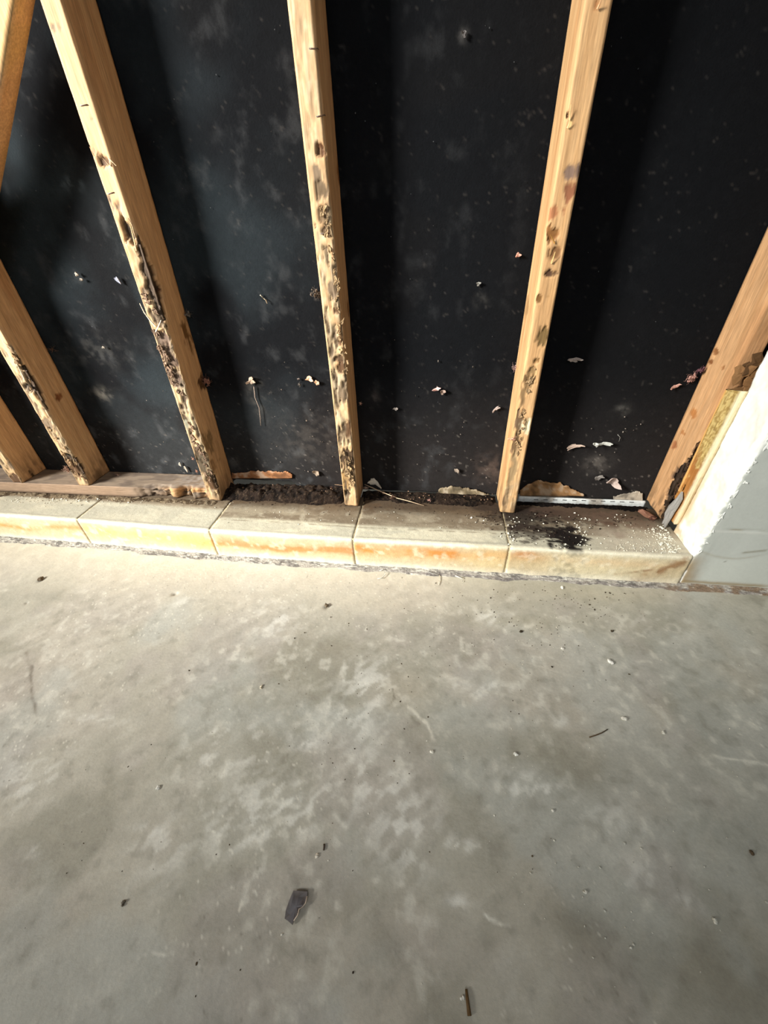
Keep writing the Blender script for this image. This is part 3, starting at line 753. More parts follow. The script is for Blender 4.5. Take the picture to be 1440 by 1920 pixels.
# hairline and gap strokes on the joints are the real recesses above; the ragged mortar foot follows
def build_foot():
    xs = np.arange(-1.6, 1.25, .003); m_ = 14
    X = np.tile(xs[:, None], (1, m_)); T = np.tile(np.linspace(0, 1, m_), (len(xs), 1))
    e = fbm(np.stack([xs, xs * 0, xs * 0], -1), 22, 241, 5); e2 = fbm(np.stack([xs, xs * 0 + 3, xs * 0], -1), 9, 243, 4)
    wd = .008 + .018 * e * (.5 + e2) 
    fy = np.where(xs < .853, curb_front(xs), -.140)
    Y = (fy + .004)[:, None] - T * (wd[:, None] + .004)
    P = np.stack([X, Y, T], -1)
    n1 = fbm(P, (60, 90, 1), 245, 4); n2 = fbm(P, 95, 247, 5, .6)
    Z = (1 - T) ** 1.6 * (.010 + .006 * (n1 - .5)) + .0035 * (n2 - .3) * np.sin(np.pi * np.clip(T, 0, 1)) + .0006
    Z = Z - .0035 * ss(T, .9, 1.0) 
    c = mix(np.zeros(P.shape) + lin(164, 158, 148), lin(108, 104, 100), ss(n1, .46, .60) * .85)
    c = mix(c, lin(222, 218, 204), ss(n2, .54, .66) * .75)
    c = mix(c, lin(120, 112, 112), ss(-np.abs(T - .72), -.2, 0) * ss(X, -.1, .2) * .55)
    c = mix(c, lin(146, 120, 92), ss(X, .80, .88) * ss(n1, .4, .6) * .7)
    c = mix(c, lin(92, 82, 74), ss(1 - n2, .60, .70) * .7)
    V = np.stack([X, Y, Z], -1)
    return make_mesh('mortar_fillet', V, grid_faces(*X.shape)[:, ::-1][:, ::-1], c, M_mortar, curb, True, (-.2, -.15, 0))
foot = build_foot()

# ------------------------------------------------------------------ plastered wall end at the right
def build_right():
    wall = empty('wall_right', (1.4, -.095, 0)); tag(wall, 'grey painted plaster wall with a bright broken white edge', kind='structure')
    # body: profile round the end, lofted upwards
    x0 = .870
    prof = [(x0 + .0, y) for y in np.linspace(-.045, -.130, 30)] + [(x0 + .002, -.134), (x0 + .005, -.136)] + [(x, -.1365) for x in np.linspace(x0 + .009, x0 + .40, 90)] + [(2.6, -.1365), (2.6, -.045), (1.2, -.045)]
    prof = np.array(prof); zs = np.concatenate([np.arange(.0, .75, .0035), np.linspace(.76, 2.42, 16)])
    n, mm = len(zs), len(prof)
    X = np.tile(prof[:, 0], (n, 1)); Y = np.tile(prof[:, 1], (n, 1)); Z = np.tile(zs[:, None], (1, mm))
    P = np.stack([X, Y, Z], -1)
    n1 = fbm(P, 30, 301, 5); n2 = fbm(P, 110, 303, 4); n3 = fbm(P, 9, 305, 4)
    endf = (X < x0 + .004) * 1.0
    jag = .004 + .026 * (fbm(np.stack([Z, Z * 0, Z * 0], -1), 45, 307, 5) - .35)
    painted = ss(X - x0, jag, jag + .0012) * (1 - endf)
    c = np.zeros(P.shape) + lin(246, 247, 240)
    c = mix(c, lin(228, 222, 200), ss(n1, .48, .62) * .35 * endf)
    c = mix(c, lin(196, 166, 116), endf * ss(Y + .014 * (n1 - .5), -.066, -.052) * ss(-Z, -.42, -.15) * .8)
    c = mix(c, lin(214, 196, 156), endf * ss(-Z, -.20, -.12) * ss(n1, .4, .6) * .7)
    grey = mix(np.zeros(P.shape) + lin(196, 200, 192), lin(186, 190, 182), ss(n3, .4, .6) * .5)
    c = c * (1 - painted[..., None]) + grey * painted[..., None]
    # damp marks above the floor
    ln_ = np.exp(-((Z - .182 + .004 * (n3 - .5)) / .0022) ** 2) * ss(X, .90, .92) * ss(-X, -1.0, -.96)
    c = mix(c, lin(140, 124, 92), ln_ * ss(n1, .4, .6) * .9)
    c = mix(c, lin(222, 222, 212), np.exp(-((Z - .176) / .003) ** 2) * painted * .4)
    wl = Z - (.118 - .02 * np.sin((X - .87) * 22) + .01 * (n3 - .5))
    c = mix(c, lin(160, 150, 124), np.exp(-(wl / .0025) ** 2) * painted * ss(-X, -1.03, -.98) * .4)
    c = mix(c, lin(212, 216, 206), ss(-wl, 0, .01) * painted * ss(X, .90, .93) * .4)
    d, t = seg_d(X, Z, (.97, .118), (1.01, .128)); c = mix(c, lin(136, 130, 108), painted * np.exp(-(d / .003) ** 2) * .7)
    c = mix(c, lin(158, 132, 92), painted * ss(-X - .03 * n1, -.935, -.885) * ss(-Z, -.12, -.06) * .9)
    c = mix(c, lin(150, 128, 88), painted * np.exp(-((Z - .016 - .008 * (n1 - .5)) / .005) ** 2) * ss(n3, .3, .55) * .8)
    c = mix(c, lin(120, 120, 110), np.exp(-((X - .945) ** 2 + (Z - .088) ** 2) / .002 ** 2) * .8)
    dep = painted * -.0012 + endf * ((n1 - .5) * .006 + (n2 - .5) * .003) + (1 - painted) * (1 - endf) * ((n2 - .5) * .003)
    rp = ln_ * .0015
    OX = X + endf * ((n1 - .5) * .006 + (n2 - .5) * .003); OY = Y - painted * .0014 + (1 - painted) * (1 - endf) * (n2 - .5) * .003 + rp
    OY = OY + (n3 - .5) * .002 * (X > .9) * (Y < -.1)
    # broken chips out of the corner
    corner = ((np.abs(X - x0 - .003) < .006) & (Y < -.128)) * 1.0
    OX += corner * .006 * ss(fbm(np.stack([Z, Z * 0, Z * 0 + 5], -1), 60, 309, 4), .45, .7)
    V = np.stack([OX, OY, Z], -1)
    o = loft('plaster', V, c, M_wall, wall, (1.4, -.095, 0), flip=False)
    # lifted paint curls along the broken edge
    r = random.Random(31)
    for i in range(16):
        z = .12 + i * .026 + r.uniform(-.006, .006)
        mb = MB(); mb.add(flake_geo((x0 + .012 + r.uniform(-.004, .006), -.1375, z), r.uniform(.002, .004), r.uniform(.003, .008), r.uniform(-.4, .4), 'y', .0010, i + 40, .3, 11, .6), lin(232, 234, 226))
        mb.build('paint_curl', M_wall, wall, False, (x0 + .01, -.138, z))
    return wall
wall_right = build_right()

# plywood furring strip in the reveal
def build_strip():
    # broad face to the left; its lower end stained and broken
    n = 110; zs = np.linspace(.125, .462, n)
    x0, x1, y0, y1 = .858, .869, -.050, -.004
    prof = [(x0, y) for y in np.linspace(y1, y0, 14)] + [((x0 + x1) / 2, y0), (x1, y0), (x1, y1), ((x0 + x1) / 2, y1)]
    prof = np.array(prof); mm = len(prof)
    X = np.tile(prof[:, 0], (n, 1)); Y = np.tile(prof[:, 1], (n, 1)); Z = np.tile(zs[:, None], (1, mm))
    P = np.stack([X, Y, Z], -1)
    g = fbm(P, (60, 70, 22), 321, 4); g2 = fbm(P, 60, 323, 4)
    ringd = np.abs(np.sin(g * 34))
    c = mix(np.zeros(P.shape) + lin(196, 172, 112), lin(148, 118, 62), ss(ringd, .5, .9) * .8)
    c = mix(c, lin(150, 92, 44), ss(-Z, -.34, -.27) * ss(g2, .38, .52) * .9)
    c = mix(c, lin(190, 130, 66), ss(-Z, -.32, -.18) * .6)
    c = mix(c, lin(238, 226, 190), ss(-Y - .008 * (g2 - .5), .040, .046) * .7)
    c = mix(c, lin(96, 66, 40), np.exp(-((Y + .028) ** 2 + (Z - .37) ** 2) / .003 ** 2) * .8)
    edge = (.010 * ss(g2, .4, .7)) * ss(-Z, -.28, -.2)
    Y2 = np.where(Y > -.02, Y - edge, Y)
    Zt = Z + ss(Z, .45, .462) * ((Y + .05) * -.25)
    o = loft('furring_strip', np.stack([X, Y2, Zt], -1), c, M_wood, None, (.864, -.027, .125), flip=False)
    tag(o, 'pale plywood furring strip, cut off at the top, between stud and white plaster', 'wood strip')
    # splinters of veneer along the strip
    mb = MB(); mb.add(tube_geo([(.857, -.006, .45), (.8565, -.007, .36), (.857, -.010, .28), (.8575, -.012, .2)], .0012, .0020, 5), lin(206, 160, 96)); mb.build('veneer_edge', M_wood, o, False, (.857, -.008, .3))
    return o
strip = build_strip()

# small white plaster shard standing under the strip
mb = MB(); p = at(1275, 955, 1, -.02); mb.add(flake_geo((.853, -.030, .155), .014, .050, .12, 'x', .003, 77, .1, 14, .3), lin(150, 146, 140))
o = mb.build('plaster_shard', M_chip, None, False, (.853, -.03, .105)); tag(o, 'whitish plaster shard standing at the foot of the furring strip', 'shard')
mb = MB(); p = at(1212, 968, 2, CT); mb.add(crumb_geo((p[0], p[1], CT + .006), (.010, .026, .010), 5), lin(120, 84, 66)); mb.add(crumb_geo((p[0] + .010, p[1] - .012, CT + .004), (.007, .014, .007), 6), lin(74, 44, 34))
o = mb.build('wood_wedge', M_wood, None, False, (p[0], p[1], CT)); tag(o, 'reddish brown rotten wood lump at the left foot of the right stud', 'wood scrap')
# torn brown paper over the top of the strip
mb = MB()
rp = random.Random(5)
for i in range(9):
    px = rp.uniform(1378, 1438); py = 672 + rp.uniform(0, 1) * 52 + (1438 - px) * .35
    p = at(px, py, 1, -.004 - rp.uniform(0, .012)); k = rp.uniform(.5, 1.3)
    mb.add(flake_geo(p, rp.uniform(.016, .026), rp.uniform(.010, .018), rp.uniform(.3, .9), 'y', .0012, 400 + i, .12, 13, .6), lin(126, 92, 58) * k)
for px, py in [(1425, 700), (1415, 715), (1432, 740), (1420, 726)]:
    p = at(px, py, 1, -.022); mb.add(flake_geo(p, .007, .004, rp.uniform(-1, 1), 'y', .0018, int(px), .8, 11, .7), lin(226, 222, 214))
o = mb.build('torn_paper', M_chip, None, False, tuple(at(1410, 700, 1, -.006))); tag(o, 'torn brown paper backing at the top of the plywood strip, right edge', 'paper scrap')

# ------------------------------------------------------------------ torn felt edge, sill flashing and dirt behind the curb
def torn_patch(name, label, cat, pxs, col, yv, seed, normal_off=.0, mat=None, parent=None, thick=.003):
    """ragged-edged sheet standing against the sheathing, outline given by points along top and bottom"""
    r = random.Random(seed)
    top, bot = pxs
    def dense(pts, n):
        pts = np.array([at(x, y, 1, yv) for x, y in pts]); t = np.linspace(0, len(pts) - 1, n)
        return np.stack([np.interp(t, np.arange(len(pts)), pts[:, i]) for i in range(3)], -1)
    n = 60; A = dense(top, n); B = dense(bot, n)
    jj = fbm(np.stack([A[:, 0], A[:, 0] * 0, A[:, 0] * 0], -1), 90, seed, 4) - .5
    A[:, 2] += jj * .013 + (fbm(np.stack([A[:, 0], A[:, 0] * 0, A[:, 0] * 0], -1), 320, seed + 9, 3) - .5) * .006
    mm = 8; T = np.linspace(0, 1, mm)
    G = A[:, None] * (1 - T)[None, :, None] + B[:, None] * T[None, :, None]
    G[..., 1] += (fbm(G, 70, seed + 3, 3) - .5) * .004 - .001
    ring = np.concatenate([G, G[:, ::-1] + np.array([0, thick, 0])], 1)
    nn = fbm(ring, 50, seed + 5, 4)
    c = mix(np.zeros(ring.shape) + lin(*col), lin(*col) * .45, ss(nn, .45, .65))
    c = mix(c, lin(204, 190, 168), ss(1 - nn, .55, .68) * .4)
    o = loft(name, ring, c, mat or M_chip, parent, tuple(G.mean((0, 1))))
    if parent is None: tag(o, label, cat)
    return o
torn_patch('torn_felt_edge', 'orange brown torn board edge on the sheathing left of the middle stud', 'torn edge',
           ([(435, 886), (470, 885), (500, 884), (535, 885), (548, 890)], [(435, 897), (470, 897), (500, 897), (540, 897), (548, 896)]), (150, 100, 62), .089, 501)
torn_patch('torn_felt_edge', 'brown torn board patch on the sheathing right of the knotted stud', 'torn edge',
           ([(975, 918), (990, 908), (1012, 902), (1050, 906), (1065, 912), (1095, 925)], [(975, 930), (1000, 930), (1020, 930), (1050, 931), (1070, 930), (1095, 930)]), (150, 112, 72), .089, 503)
torn_patch('torn_felt_edge', 'dull torn paper edge at the left of the knotted stud foot', 'torn edge',
           ([(822, 918), (845, 912), (870, 915), (900, 922), (918, 928)], [(822, 938), (845, 940), (870, 941), (900, 943), (918, 945)]), (118, 104, 80), .087, 505)
torn_patch('torn_felt_edge', 'grey flaking paper edge above the bottom plate', 'torn edge',
           ([(272, 895), (300, 891), (330, 890), (350, 893), (375, 896)], [(272, 897), (300, 896), (330, 896), (350, 899), (375, 902)]), (150, 142, 130), .089, 507)
torn_patch('torn_felt_edge', 'pale frayed paper edge beside the foot of the right stud', 'torn edge',
           ([(1150, 932), (1170, 926), (1190, 922), (1205, 924)], [(1150, 936), (1170, 937), (1190, 938), (1205, 940)]), (176, 164, 146), .089, 509)

def build_flash():
    xs = np.linspace(.505, .852, 90)
    prof = [(.084, .080), (.083, .088), (.083, .096), (.084, .1045), (.087, .106), (.088, .106), (.088, .080)]
    V = np.zeros((90, len(prof), 3))
    for j, (y, z) in enumerate(prof): V[:, j] = np.stack([xs, np.full(90, y), np.full(90, z - .004)], -1)
    nn = fbm(V, 40, 521, 4)
    c = mix(np.zeros(V.shape) + lin(196, 200, 198), lin(120, 104, 84), ss(nn, .5, .65) * .7)
    o = loft('sill_flashing', V, c, M_metal, None, (.67, .085, .076)); tag(o, 'pale slotted metal flashing between the two right studs', 'flashing')
    mb = MB()
    for i, px in enumerate(range(1005, 1200, 18)):
        p = at(px, 937 + (px - 1005) * .02, 1, .0825); a, b = .006, .0009
        x, z = p[0], min(max(p[2], .090), .098)
        V = [(x - a, .0828, z - b), (x + a, .0828, z - b), (x + a, .0828, z + b), (x - a, .0828, z + b), (x - a, .0835, z - b), (x + a, .0835, z - b), (x + a, .0835, z + b), (x - a, .0835, z + b)]
        mb.add((V, [(0, 1, 2, 3), (7, 6, 5, 4), (0, 4, 5, 1), (3, 2, 6, 7), (0, 3, 7, 4), (1, 5, 6, 2)]), lin(30, 26, 22))
    mb.build('slot', M_dirt, o, False, (.67, .083, .09))
build_flash()

# dark rotted debris lying on the back of the curb, one drift per bay; under the flashing a strip painted as shade
def drift(label, x0, x1, y0, y1, h, seed, cols):
    xs = np.arange(x0, x1, .0025); m_ = 34
    X = np.tile(xs[:, None], (1, m_)); T = np.tile(np.linspace(0, 1, m_), (len(xs), 1))
    e = fbm(np.stack([xs, xs * 0, xs * 0], -1), 25, seed, 4)
    ya = y0 + .030 * (e[:, None] - .5); Y = ya + T * (y1 - ya)
    P = np.stack([X, Y, X * 0], -1)
    n1 = fbm(P, 70, seed + 1, 4); n2 = fbm(P, 220, seed + 2, 3)
    endk = ss(X, x0, x0 + .02) * ss(-X, -x1, -x1 + .02)
    Z = CT - .003 + (h * ss(T, 0, .55) * (.35 + 1.0 * n1) + .0035 * n2) * endk * ss(T, 0, .12) * 1.0
    Z = np.where(T > .93, Z * 0 + CT - .003, Z)
    c = mix(np.zeros(P.shape) + lin(*cols[0]), lin(*cols[1]), ss(n1, .42, .58))
    c = mix(c, lin(*cols[2]), ss(n2, .62, .74) * .6)
    o = make_mesh('dirt_and_shade_drift', np.stack([X, Y, Z], -1), grid_faces(*X.shape), c, M_dirt, None, True, ((x0 + x1) / 2, (y0 + y1) / 2, CT))
    tag(o, label, 'dirt', kind='stuff'); return o
dk = [(22, 17, 14), (40, 31, 25), (78, 64, 50)]
drift('dark rotted debris along the curb between third stud and middle stud', -.402, .0, -.002, .088, .020, 601, dk)
drift('dark rotted debris along the curb right of the middle stud', .040, .44,   .026, .088, .007, 611, dk)
drift('thin black strip painted as the shaded gap under the slotted flashing', .483, .85, .036, .062, .003, 621, [(9, 7, 6), (16, 12, 10), (40, 32, 26)])  # near-black colour stands in for the shade of the open gap
drift('dusty dirt line in front of the wooden bottom plate', -1.3, -.385, -.022, -.0015, .005, 631, [(70, 58, 44), (112, 98, 78), (150, 138, 116)])

# ------------------------------------------------------------------ loose pieces stuck on the felt: (px, py, half width px, half height px, rotation, colour, label)
def chip_on_wall(px, py, a, b, rot, col, label, name='paper_scrap', cat='paper scrap', seed=None, group=None, curl=.6):
    p = at(px, py, 1, DEP - .001); su = np.linalg.norm(at(px + 1, py, 1, DEP) - p) ; sv = np.linalg.norm(at(px, py + 1, 1, DEP) - at(px, py, 1, DEP))
    mb = MB(); mb.add(flake_geo((p[0], p[1] - .0005, p[2]), su * a * .74, sv * b * .74, rot, 'y', .0018, seed or int(px * 7 + py), curl, 15, .45), lin(*col))
    o = mb.build(name, M_chip, None, False, tuple(p)); tag(o, label, cat, group); return o
for a in [(1075, 674, 10, 5.5, .0, (168, 156, 148), 'oval grey paper scrap on black felt right of the knotted stud'),
          (819, 729, 7, 4, .2, (226, 178, 168), 'pink scrap on black felt midway between middle and knotted studs'),
          (830, 735, 4, 7, -.3, (132, 112, 100), 'brown scrap touching the pink scrap on black felt'),
          (581, 710, 9, 6, -.1, (214, 176, 144), 'larger tan scrap on felt just left of the middle stud'),
          (595, 717, 5, 6, .3, (196, 160, 130), 'smaller tan scrap hanging beside the larger tan scrap'),
          (472, 713, 10, 8, .4, (168, 146, 126), 'tan ragged scrap at the head of a drip streak on the felt'),
          (1075, 836, 13, 4.5, .35, (184, 162, 146), 'long tan wood chip on black felt above the brown torn patch'),
          (1132, 831, 11, 4, .1, (168, 168, 160), 'grey white forked flake on black felt right of the long tan chip'),
          (1116, 832, 4, 4, 0, (200, 200, 190), 'round white flake beside the forked flake on black felt'),
          (1150, 903, 12, 9, -.6, (176, 158, 148), 'largest crumpled whitish scrap low on the felt by the right stud'),
          (1122, 895, 7, 5, .4, (118, 112, 106), 'dim grey smudge scrap left of the largest crumpled scrap'),
          (742, 766, 5, 3, -.2, (168, 158, 150), 'small pale scrap on the felt right of the middle stud'),
          (222, 525, 4, 8, .3, (160, 166, 186), 'bluish white sliver on the felt in the left bay'),
          (145, 514, 4, 5, .5, (176, 164, 148), 'upper pale fleck on the felt left of the bluish sliver'),
          (154, 524, 5, 2.5, 0, (168, 158, 146), 'lower pale fleck on the felt left of the bluish sliver'),
          (971, 478, 4, 6, 0, (190, 140, 122), 'pinkish brown lump on the felt left of the knotted stud'),
          (1265, 724, 6, 4, .5, (170, 130, 116), 'small reddish scrap on the felt near the right stud'),
          (593, 886, 9, 5, -.5, (134, 118, 100), 'curled grey flake on the felt low beside the middle stud'),
          (560, 710 + 0, 3, 2, .3, (110, 100, 94), 'faint dark tan fleck left of the larger tan scrap'),
          (857, 882, 4, 6, .7, (150, 136, 122), 'curled pale flake low on the felt between middle and knotted studs'),
          (930, 766, 7, 3.5, .7, (158, 142, 134), 'slanting pale sliver on the felt beside the knotted stud'),
          (897, 532, 3.5, 6, .1, (120, 118, 112), 'faint grey comma flake on the felt left of the knotted stud'),
          (338, 870, 3, 4, 0, (196, 190, 176), 'white speck flake above the plate near the third stud'),
          (349, 878, 3, 6, .2, (190, 184, 170), 'white upright flake above the plate near the third stud'),
          (195, 603 + 48, 5, 2.5, 0, (140, 132, 120), 'small grey fleck midway down the felt in the left bay'),
          (870, 64, 4, 9, -.2, (84, 80, 78), 'faint grey crescent scuff flake high on the felt'),
          (702, 903, 14, 7, -.2, (190, 182, 168), 'grey white crumbling lump behind the foot of the middle stud')]:
    chip_on_wall(*a)
# thin curled thread flakes on the felt
def strand_wall(pts, r, col, label, yv=DEP - .003, name='thread', cat='thread'):
    P = [at(x, y, 1, yv - .0006 * i % 2) for i, (x, y) in enumerate(pts)]
    mb = MB(); mb.add(tube_geo(P, r, r * .6, 5), lin(*col)); o = mb.build(name, M_fibre, None, True, tuple(P[0])); tag(o, label, cat)
strand_wall([(488, 553), (494, 560), (498, 562), (501, 569)], .0018, (200, 184, 156), 'short pale curled thread on the felt left of the middle stud')
strand_wall([(476, 725), (478, 745), (486, 765), (488, 785), (489, 798)], .0014, (136, 122, 110), 'grey drip-like thread hanging below the ragged tan scrap')
strand_wall([(1158, 815), (1163, 820), (1161, 826)], .0008, (160, 158, 150), 'tiny looped thread above the forked flake')

# tiny flecks on the felt, alike
r = random.Random(11)
mb = MB()
for i in range(110):
    px = r.choice([r.uniform(430, 630), r.uniform(690, 930), r.uniform(1000, 1210), r.uniform(190, 350)]); py = 905 - abs(r.gauss(0, 110))
    if py < 500 : continue
    p = at(px, py, 1, DEP - .0015)
    if p[2] < .115: continue
    k = r.uniform(.12, .8); sz = r.uniform(.0007, .0020)
    mb.add(crumb_geo(p, (sz, .0008, sz * r.uniform(.5, 1.6)), i), lin(170, 156, 142) * k)
for i in range(60):
    px = r.uniform(0, 1250); py = r.uniform(30, 800); p = at(px, py, 1, DEP - .001); sz = r.uniform(.0006, .0014)
    mb.add(crumb_geo(p, (sz, .0006, sz), i + 900), lin(120, 122, 124) * r.uniform(.15, .5))
o = mb.build('wall_flecks', M_chip, None, False, (0, DEP, .3)); tag(o, 'tiny pale dust flecks scattered over the black felt', 'dust', kind='stuff')

# ------------------------------------------------------------------ insulation tufts
PINK = lin(196, 150, 136); PK2 = lin(150, 108, 92); GR = lin(120, 112, 104)
def tuft(pos, R, col, label, seed, flat=(1, 1, 1), n=40, lumps=8):
    mb = MB(); tuft_geo(mb, pos, R, col, seed, n, flat, .00035, lumps)
    o = mb.build('insulation_tuft', M_fibre, None, True, tuple(pos)); tag(o, label, 'insulation'); return o
tuft(at(387, 715, 1, .085), .017, PK2, 'pinkish brown insulation tuft caught on the right side of the third stud', 1, (1, .6, 1))
tuft(at(352, 588, 1, .088), .016, GR * .7, 'small grey insulation wisp on the right side of the third stud', 2, (1, .5, 1), 22, 2)
tuft(at(97, 655, 1, .088), .014, lin(110, 84, 66), 'tiny brown insulation wisp on the side of the second stud', 3, (1, .5, .5), 14, 1)
tuft(at(22, 785, 1, .088), .014, lin(160, 128, 104), 'tan insulation wisp beside the leftmost stud', 4, (1, .5, 1), 18, 3)
tuft(at(1297, 708, 1, .086), .016, PINK, 'pale pink insulation curl left of the right stud', 5, (1, .5, 1), 34, 5)
tuft(at(1314, 695, 1, .080), .012, lin(120, 84, 90), 'dark purplish insulation tuft against the right stud', 6, (1, .6, 1), 30, 5)
tuft(at(592, 552, 1, .086), .015, lin(96, 86, 76), 'grey brown insulation ball on the felt touching the middle stud', 7, (1, .5, 1), 40, 7)
tuft(at(362, 860, 1, -.002), .006, lin(206, 158, 138), 'upper pink insulation bit on the left edge of the third stud', 8, (.7, .7, 1), 18, 4)
tuft(at(369, 884, 1, -.002), .006, lin(200, 150, 128), 'lower pink insulation bit on the left edge of the third stud', 9, (.7, .7, 1), 18, 4)
tuft(at(125, 880, 1, -.001), .014, lin(176, 140, 120), 'dusty pink insulation fluff on the foot of the second stud', 10, (.7, .4, 1.2), 50, 7)
tuft(at(220, 890, 2, .140), .012, lin(170, 140, 122), 'small pinkish fluff on the plate behind the second stud', 11, (1, .6, .5), 26, 5)
tuft(at(960, 823, 1, -.003), .012, lin(230, 176, 150), 'pink insulation strand lying across the foot of the knotted stud', 12, (1.2, .2, .5), 16, 5)
tuft(at(966, 690, 1, .088), .012, lin(170, 140, 132), 'pinkish grey insulation fluff left of the knotted stud', 13, (1, .5, 1), 26, 4)
tuft(at(805, 938, 2, .108), .007, PINK, 'pink insulation scrap in the dirt left of the knotted stud', 14, (1, .5, .6), 26, 6)
tuft(at(622, 915, 2, .106), .008, PINK * .8, 'pink insulation scrap in the dirt left of the middle stud foot', 15, (1, .5, .6), 24, 5)
tuft(at(737, 932, 2, .112), .012, lin(96, 74, 60), 'brown fibrous clump on the straw beside the middle stud', 16, (1, .7, .5), 50, 7)
tuft(at(686, 915, 2, .112), .012, lin(190, 160, 140), 'pale fibre clump at the right foot of the middle stud', 17, (1, .7, .6), 30, 5)
tuft(at(337, 700, 1, .088) + np.array([.33, 0, -.03]), .008, GR * .8, 'dim grey insulation speck low on the black felt', 18, (1, .4, 1), 14, 2)
tuft(at(420, 925, 2, .106), .010, lin(170, 130, 110), 'pink brown fluff at the foot of the third stud', 19, (1, .7, .5), 26, 6)
tuft(at(676, 757, 1, .05), .006, lin(190, 150, 130), 'tiny pink wisp on the right side of the middle stud', 20, (1, .4, 1), 12, 3)

# straw lying over the debris
def strand3(pts, r0, r1, col, name, label, cat, mat=M_wood):
    mb = MB(); mb.add(tube_geo(pts, r0, r1, 6), lin(*col)); o = mb.build(name, mat, None, True, tuple(pts[0])); tag(o, label, cat); return o
strand3([at(683, 908, 2, .118), at(715, 922, 2, .116), at(745, 934, 2, .112), at(768, 940, 2, .107), at(795, 948, 2, .103)], .0013, .0011, (206, 178, 146), 'straw', 'long pale straw lying on the curb right of the middle stud', 'straw')
strand3([at(600, 905, 2, .116), at(625, 908, 2, .114), at(648, 911, 2, .112)], .001, .001, (170, 140, 112), 'straw', 'short thin straw left of the middle stud foot', 'straw')

# ------------------------------------------------------------------ white crumbs and black grit on the curb
r = random.Random(21); mb = MB()
def scatter(mb, cx, cy, sx, sy, n, smin, smax, col, zz=CT, kr=(.7, 1.1), flat=.7, ax=2):
    for i in range(n):
        px, py = r.gauss(cx, sx), r.gauss(cy, sy); p = at(px, py, 2, zz); s = r.uniform(smin, smax) * (1 if r.random() < .85 else 1.7)
        if zz == CT and (p[1] > .018 or (p[1] > -.006 and p[0] < -.38)): continue
        if zz == CT and (p[1] < curb_front(p[0]) + .006 or p[0] > .855): continue
        if zz == 0 and p[1] > -.17: continue
        mb.add(crumb_geo((p[0], p[1], zz + s * .15), (s, s * r.uniform(.6, 1), s * flat), r.randint(0, 99999)), np.array(col) * r.uniform(*kr))
WH = lin(236, 232, 214)
scatter(mb, 1255, 1010, 22, 14, 260, .0008, .0028, WH); scatter(mb, 1230, 1025, 40, 16, 300, .0005, .0016, WH); scatter(mb, 110, 938, 90, 4, 120, .0008, .0026, WH * .9); scatter(mb, 1180, 1035, 50, 10, 90, .0008, .0020, WH); scatter(mb, 1090, 990, 12, 14, 34, .0012, .0028, WH)
scatter(mb, 955, 1000, 8, 14, 26, .0012, .0028, WH); scatter(mb, 1070, 1025, 40, 8, 40, .0008, .002, WH); scatter(mb, 1130, 970, 50, 10, 24, .001, .0022, WH); scatter(mb, 1000, 975, 40, 14, 22, .001, .0026, WH)
scatter(mb, 850, 985, 120, 12, 40, .0006, .0014, WH); scatter(mb, 600, 965, 120, 12, 40, .0006, .0014, WH); scatter(mb, 300, 945, 120, 8, 50, .0006, .0016, WH)
o = mb.build('white_crumbs', M_chip, None, False, (.8, -.1, CT)); tag(o, 'scattered white plaster crumbs on the curb top, thickest at its right end', 'crumbs', kind='stuff')
mb = MB(); BK = lin(46, 36, 30)
scatter(mb, 1020, 985, 55, 18, 200, .0008, .0026, BK, kr=(.5, 1.8)); scatter(mb, 930, 970, 30, 12, 90, .0008, .0022, BK, kr=(.6, 2)); scatter(mb, 700, 945, 60, 8, 90, .0006, .002, BK, kr=(.6, 2))
scatter(mb, 500, 935, 90, 6, 90, .0006, .002, BK, kr=(.6, 2)); scatter(mb, 300, 935, 90, 4, 50, .0006, .0018, BK, kr=(.6, 2)); scatter(mb, 1180, 975, 40, 10, 60, .0006, .002, BK, kr=(.6, 2))
o = mb.build('black_grit', M_dirt, None, False, (.5, -.03, CT)); tag(o, 'loose black grit and mould crumbs on the curb top', 'grit', kind='stuff')

mb = MB(); r = random.Random(91)
for i in range(190):
    px = r.choice([r.uniform(435, 645), r.uniform(435, 645), r.uniform(685, 930)]); py = r.uniform(893, 922) + (px > 680) * 16
    p = at(px, py, 2, .112 if px < 660 else .106)
    if p[1] > .086: continue
    k = r.uniform(.25, 1.0); sz = r.uniform(.001, .0035)
    mb.add(crumb_geo((p[0], p[1], p[2]), (sz * r.uniform(.6, 2), sz, sz * .7), i), lin(150, 118, 94) * k)
o = mb.build('wood_crumbs', M_chip, None, False, (.1, .05, .11)); tag(o, 'brown crumbled wood bits on the dark debris behind the curb', 'crumbs', kind='stuff')
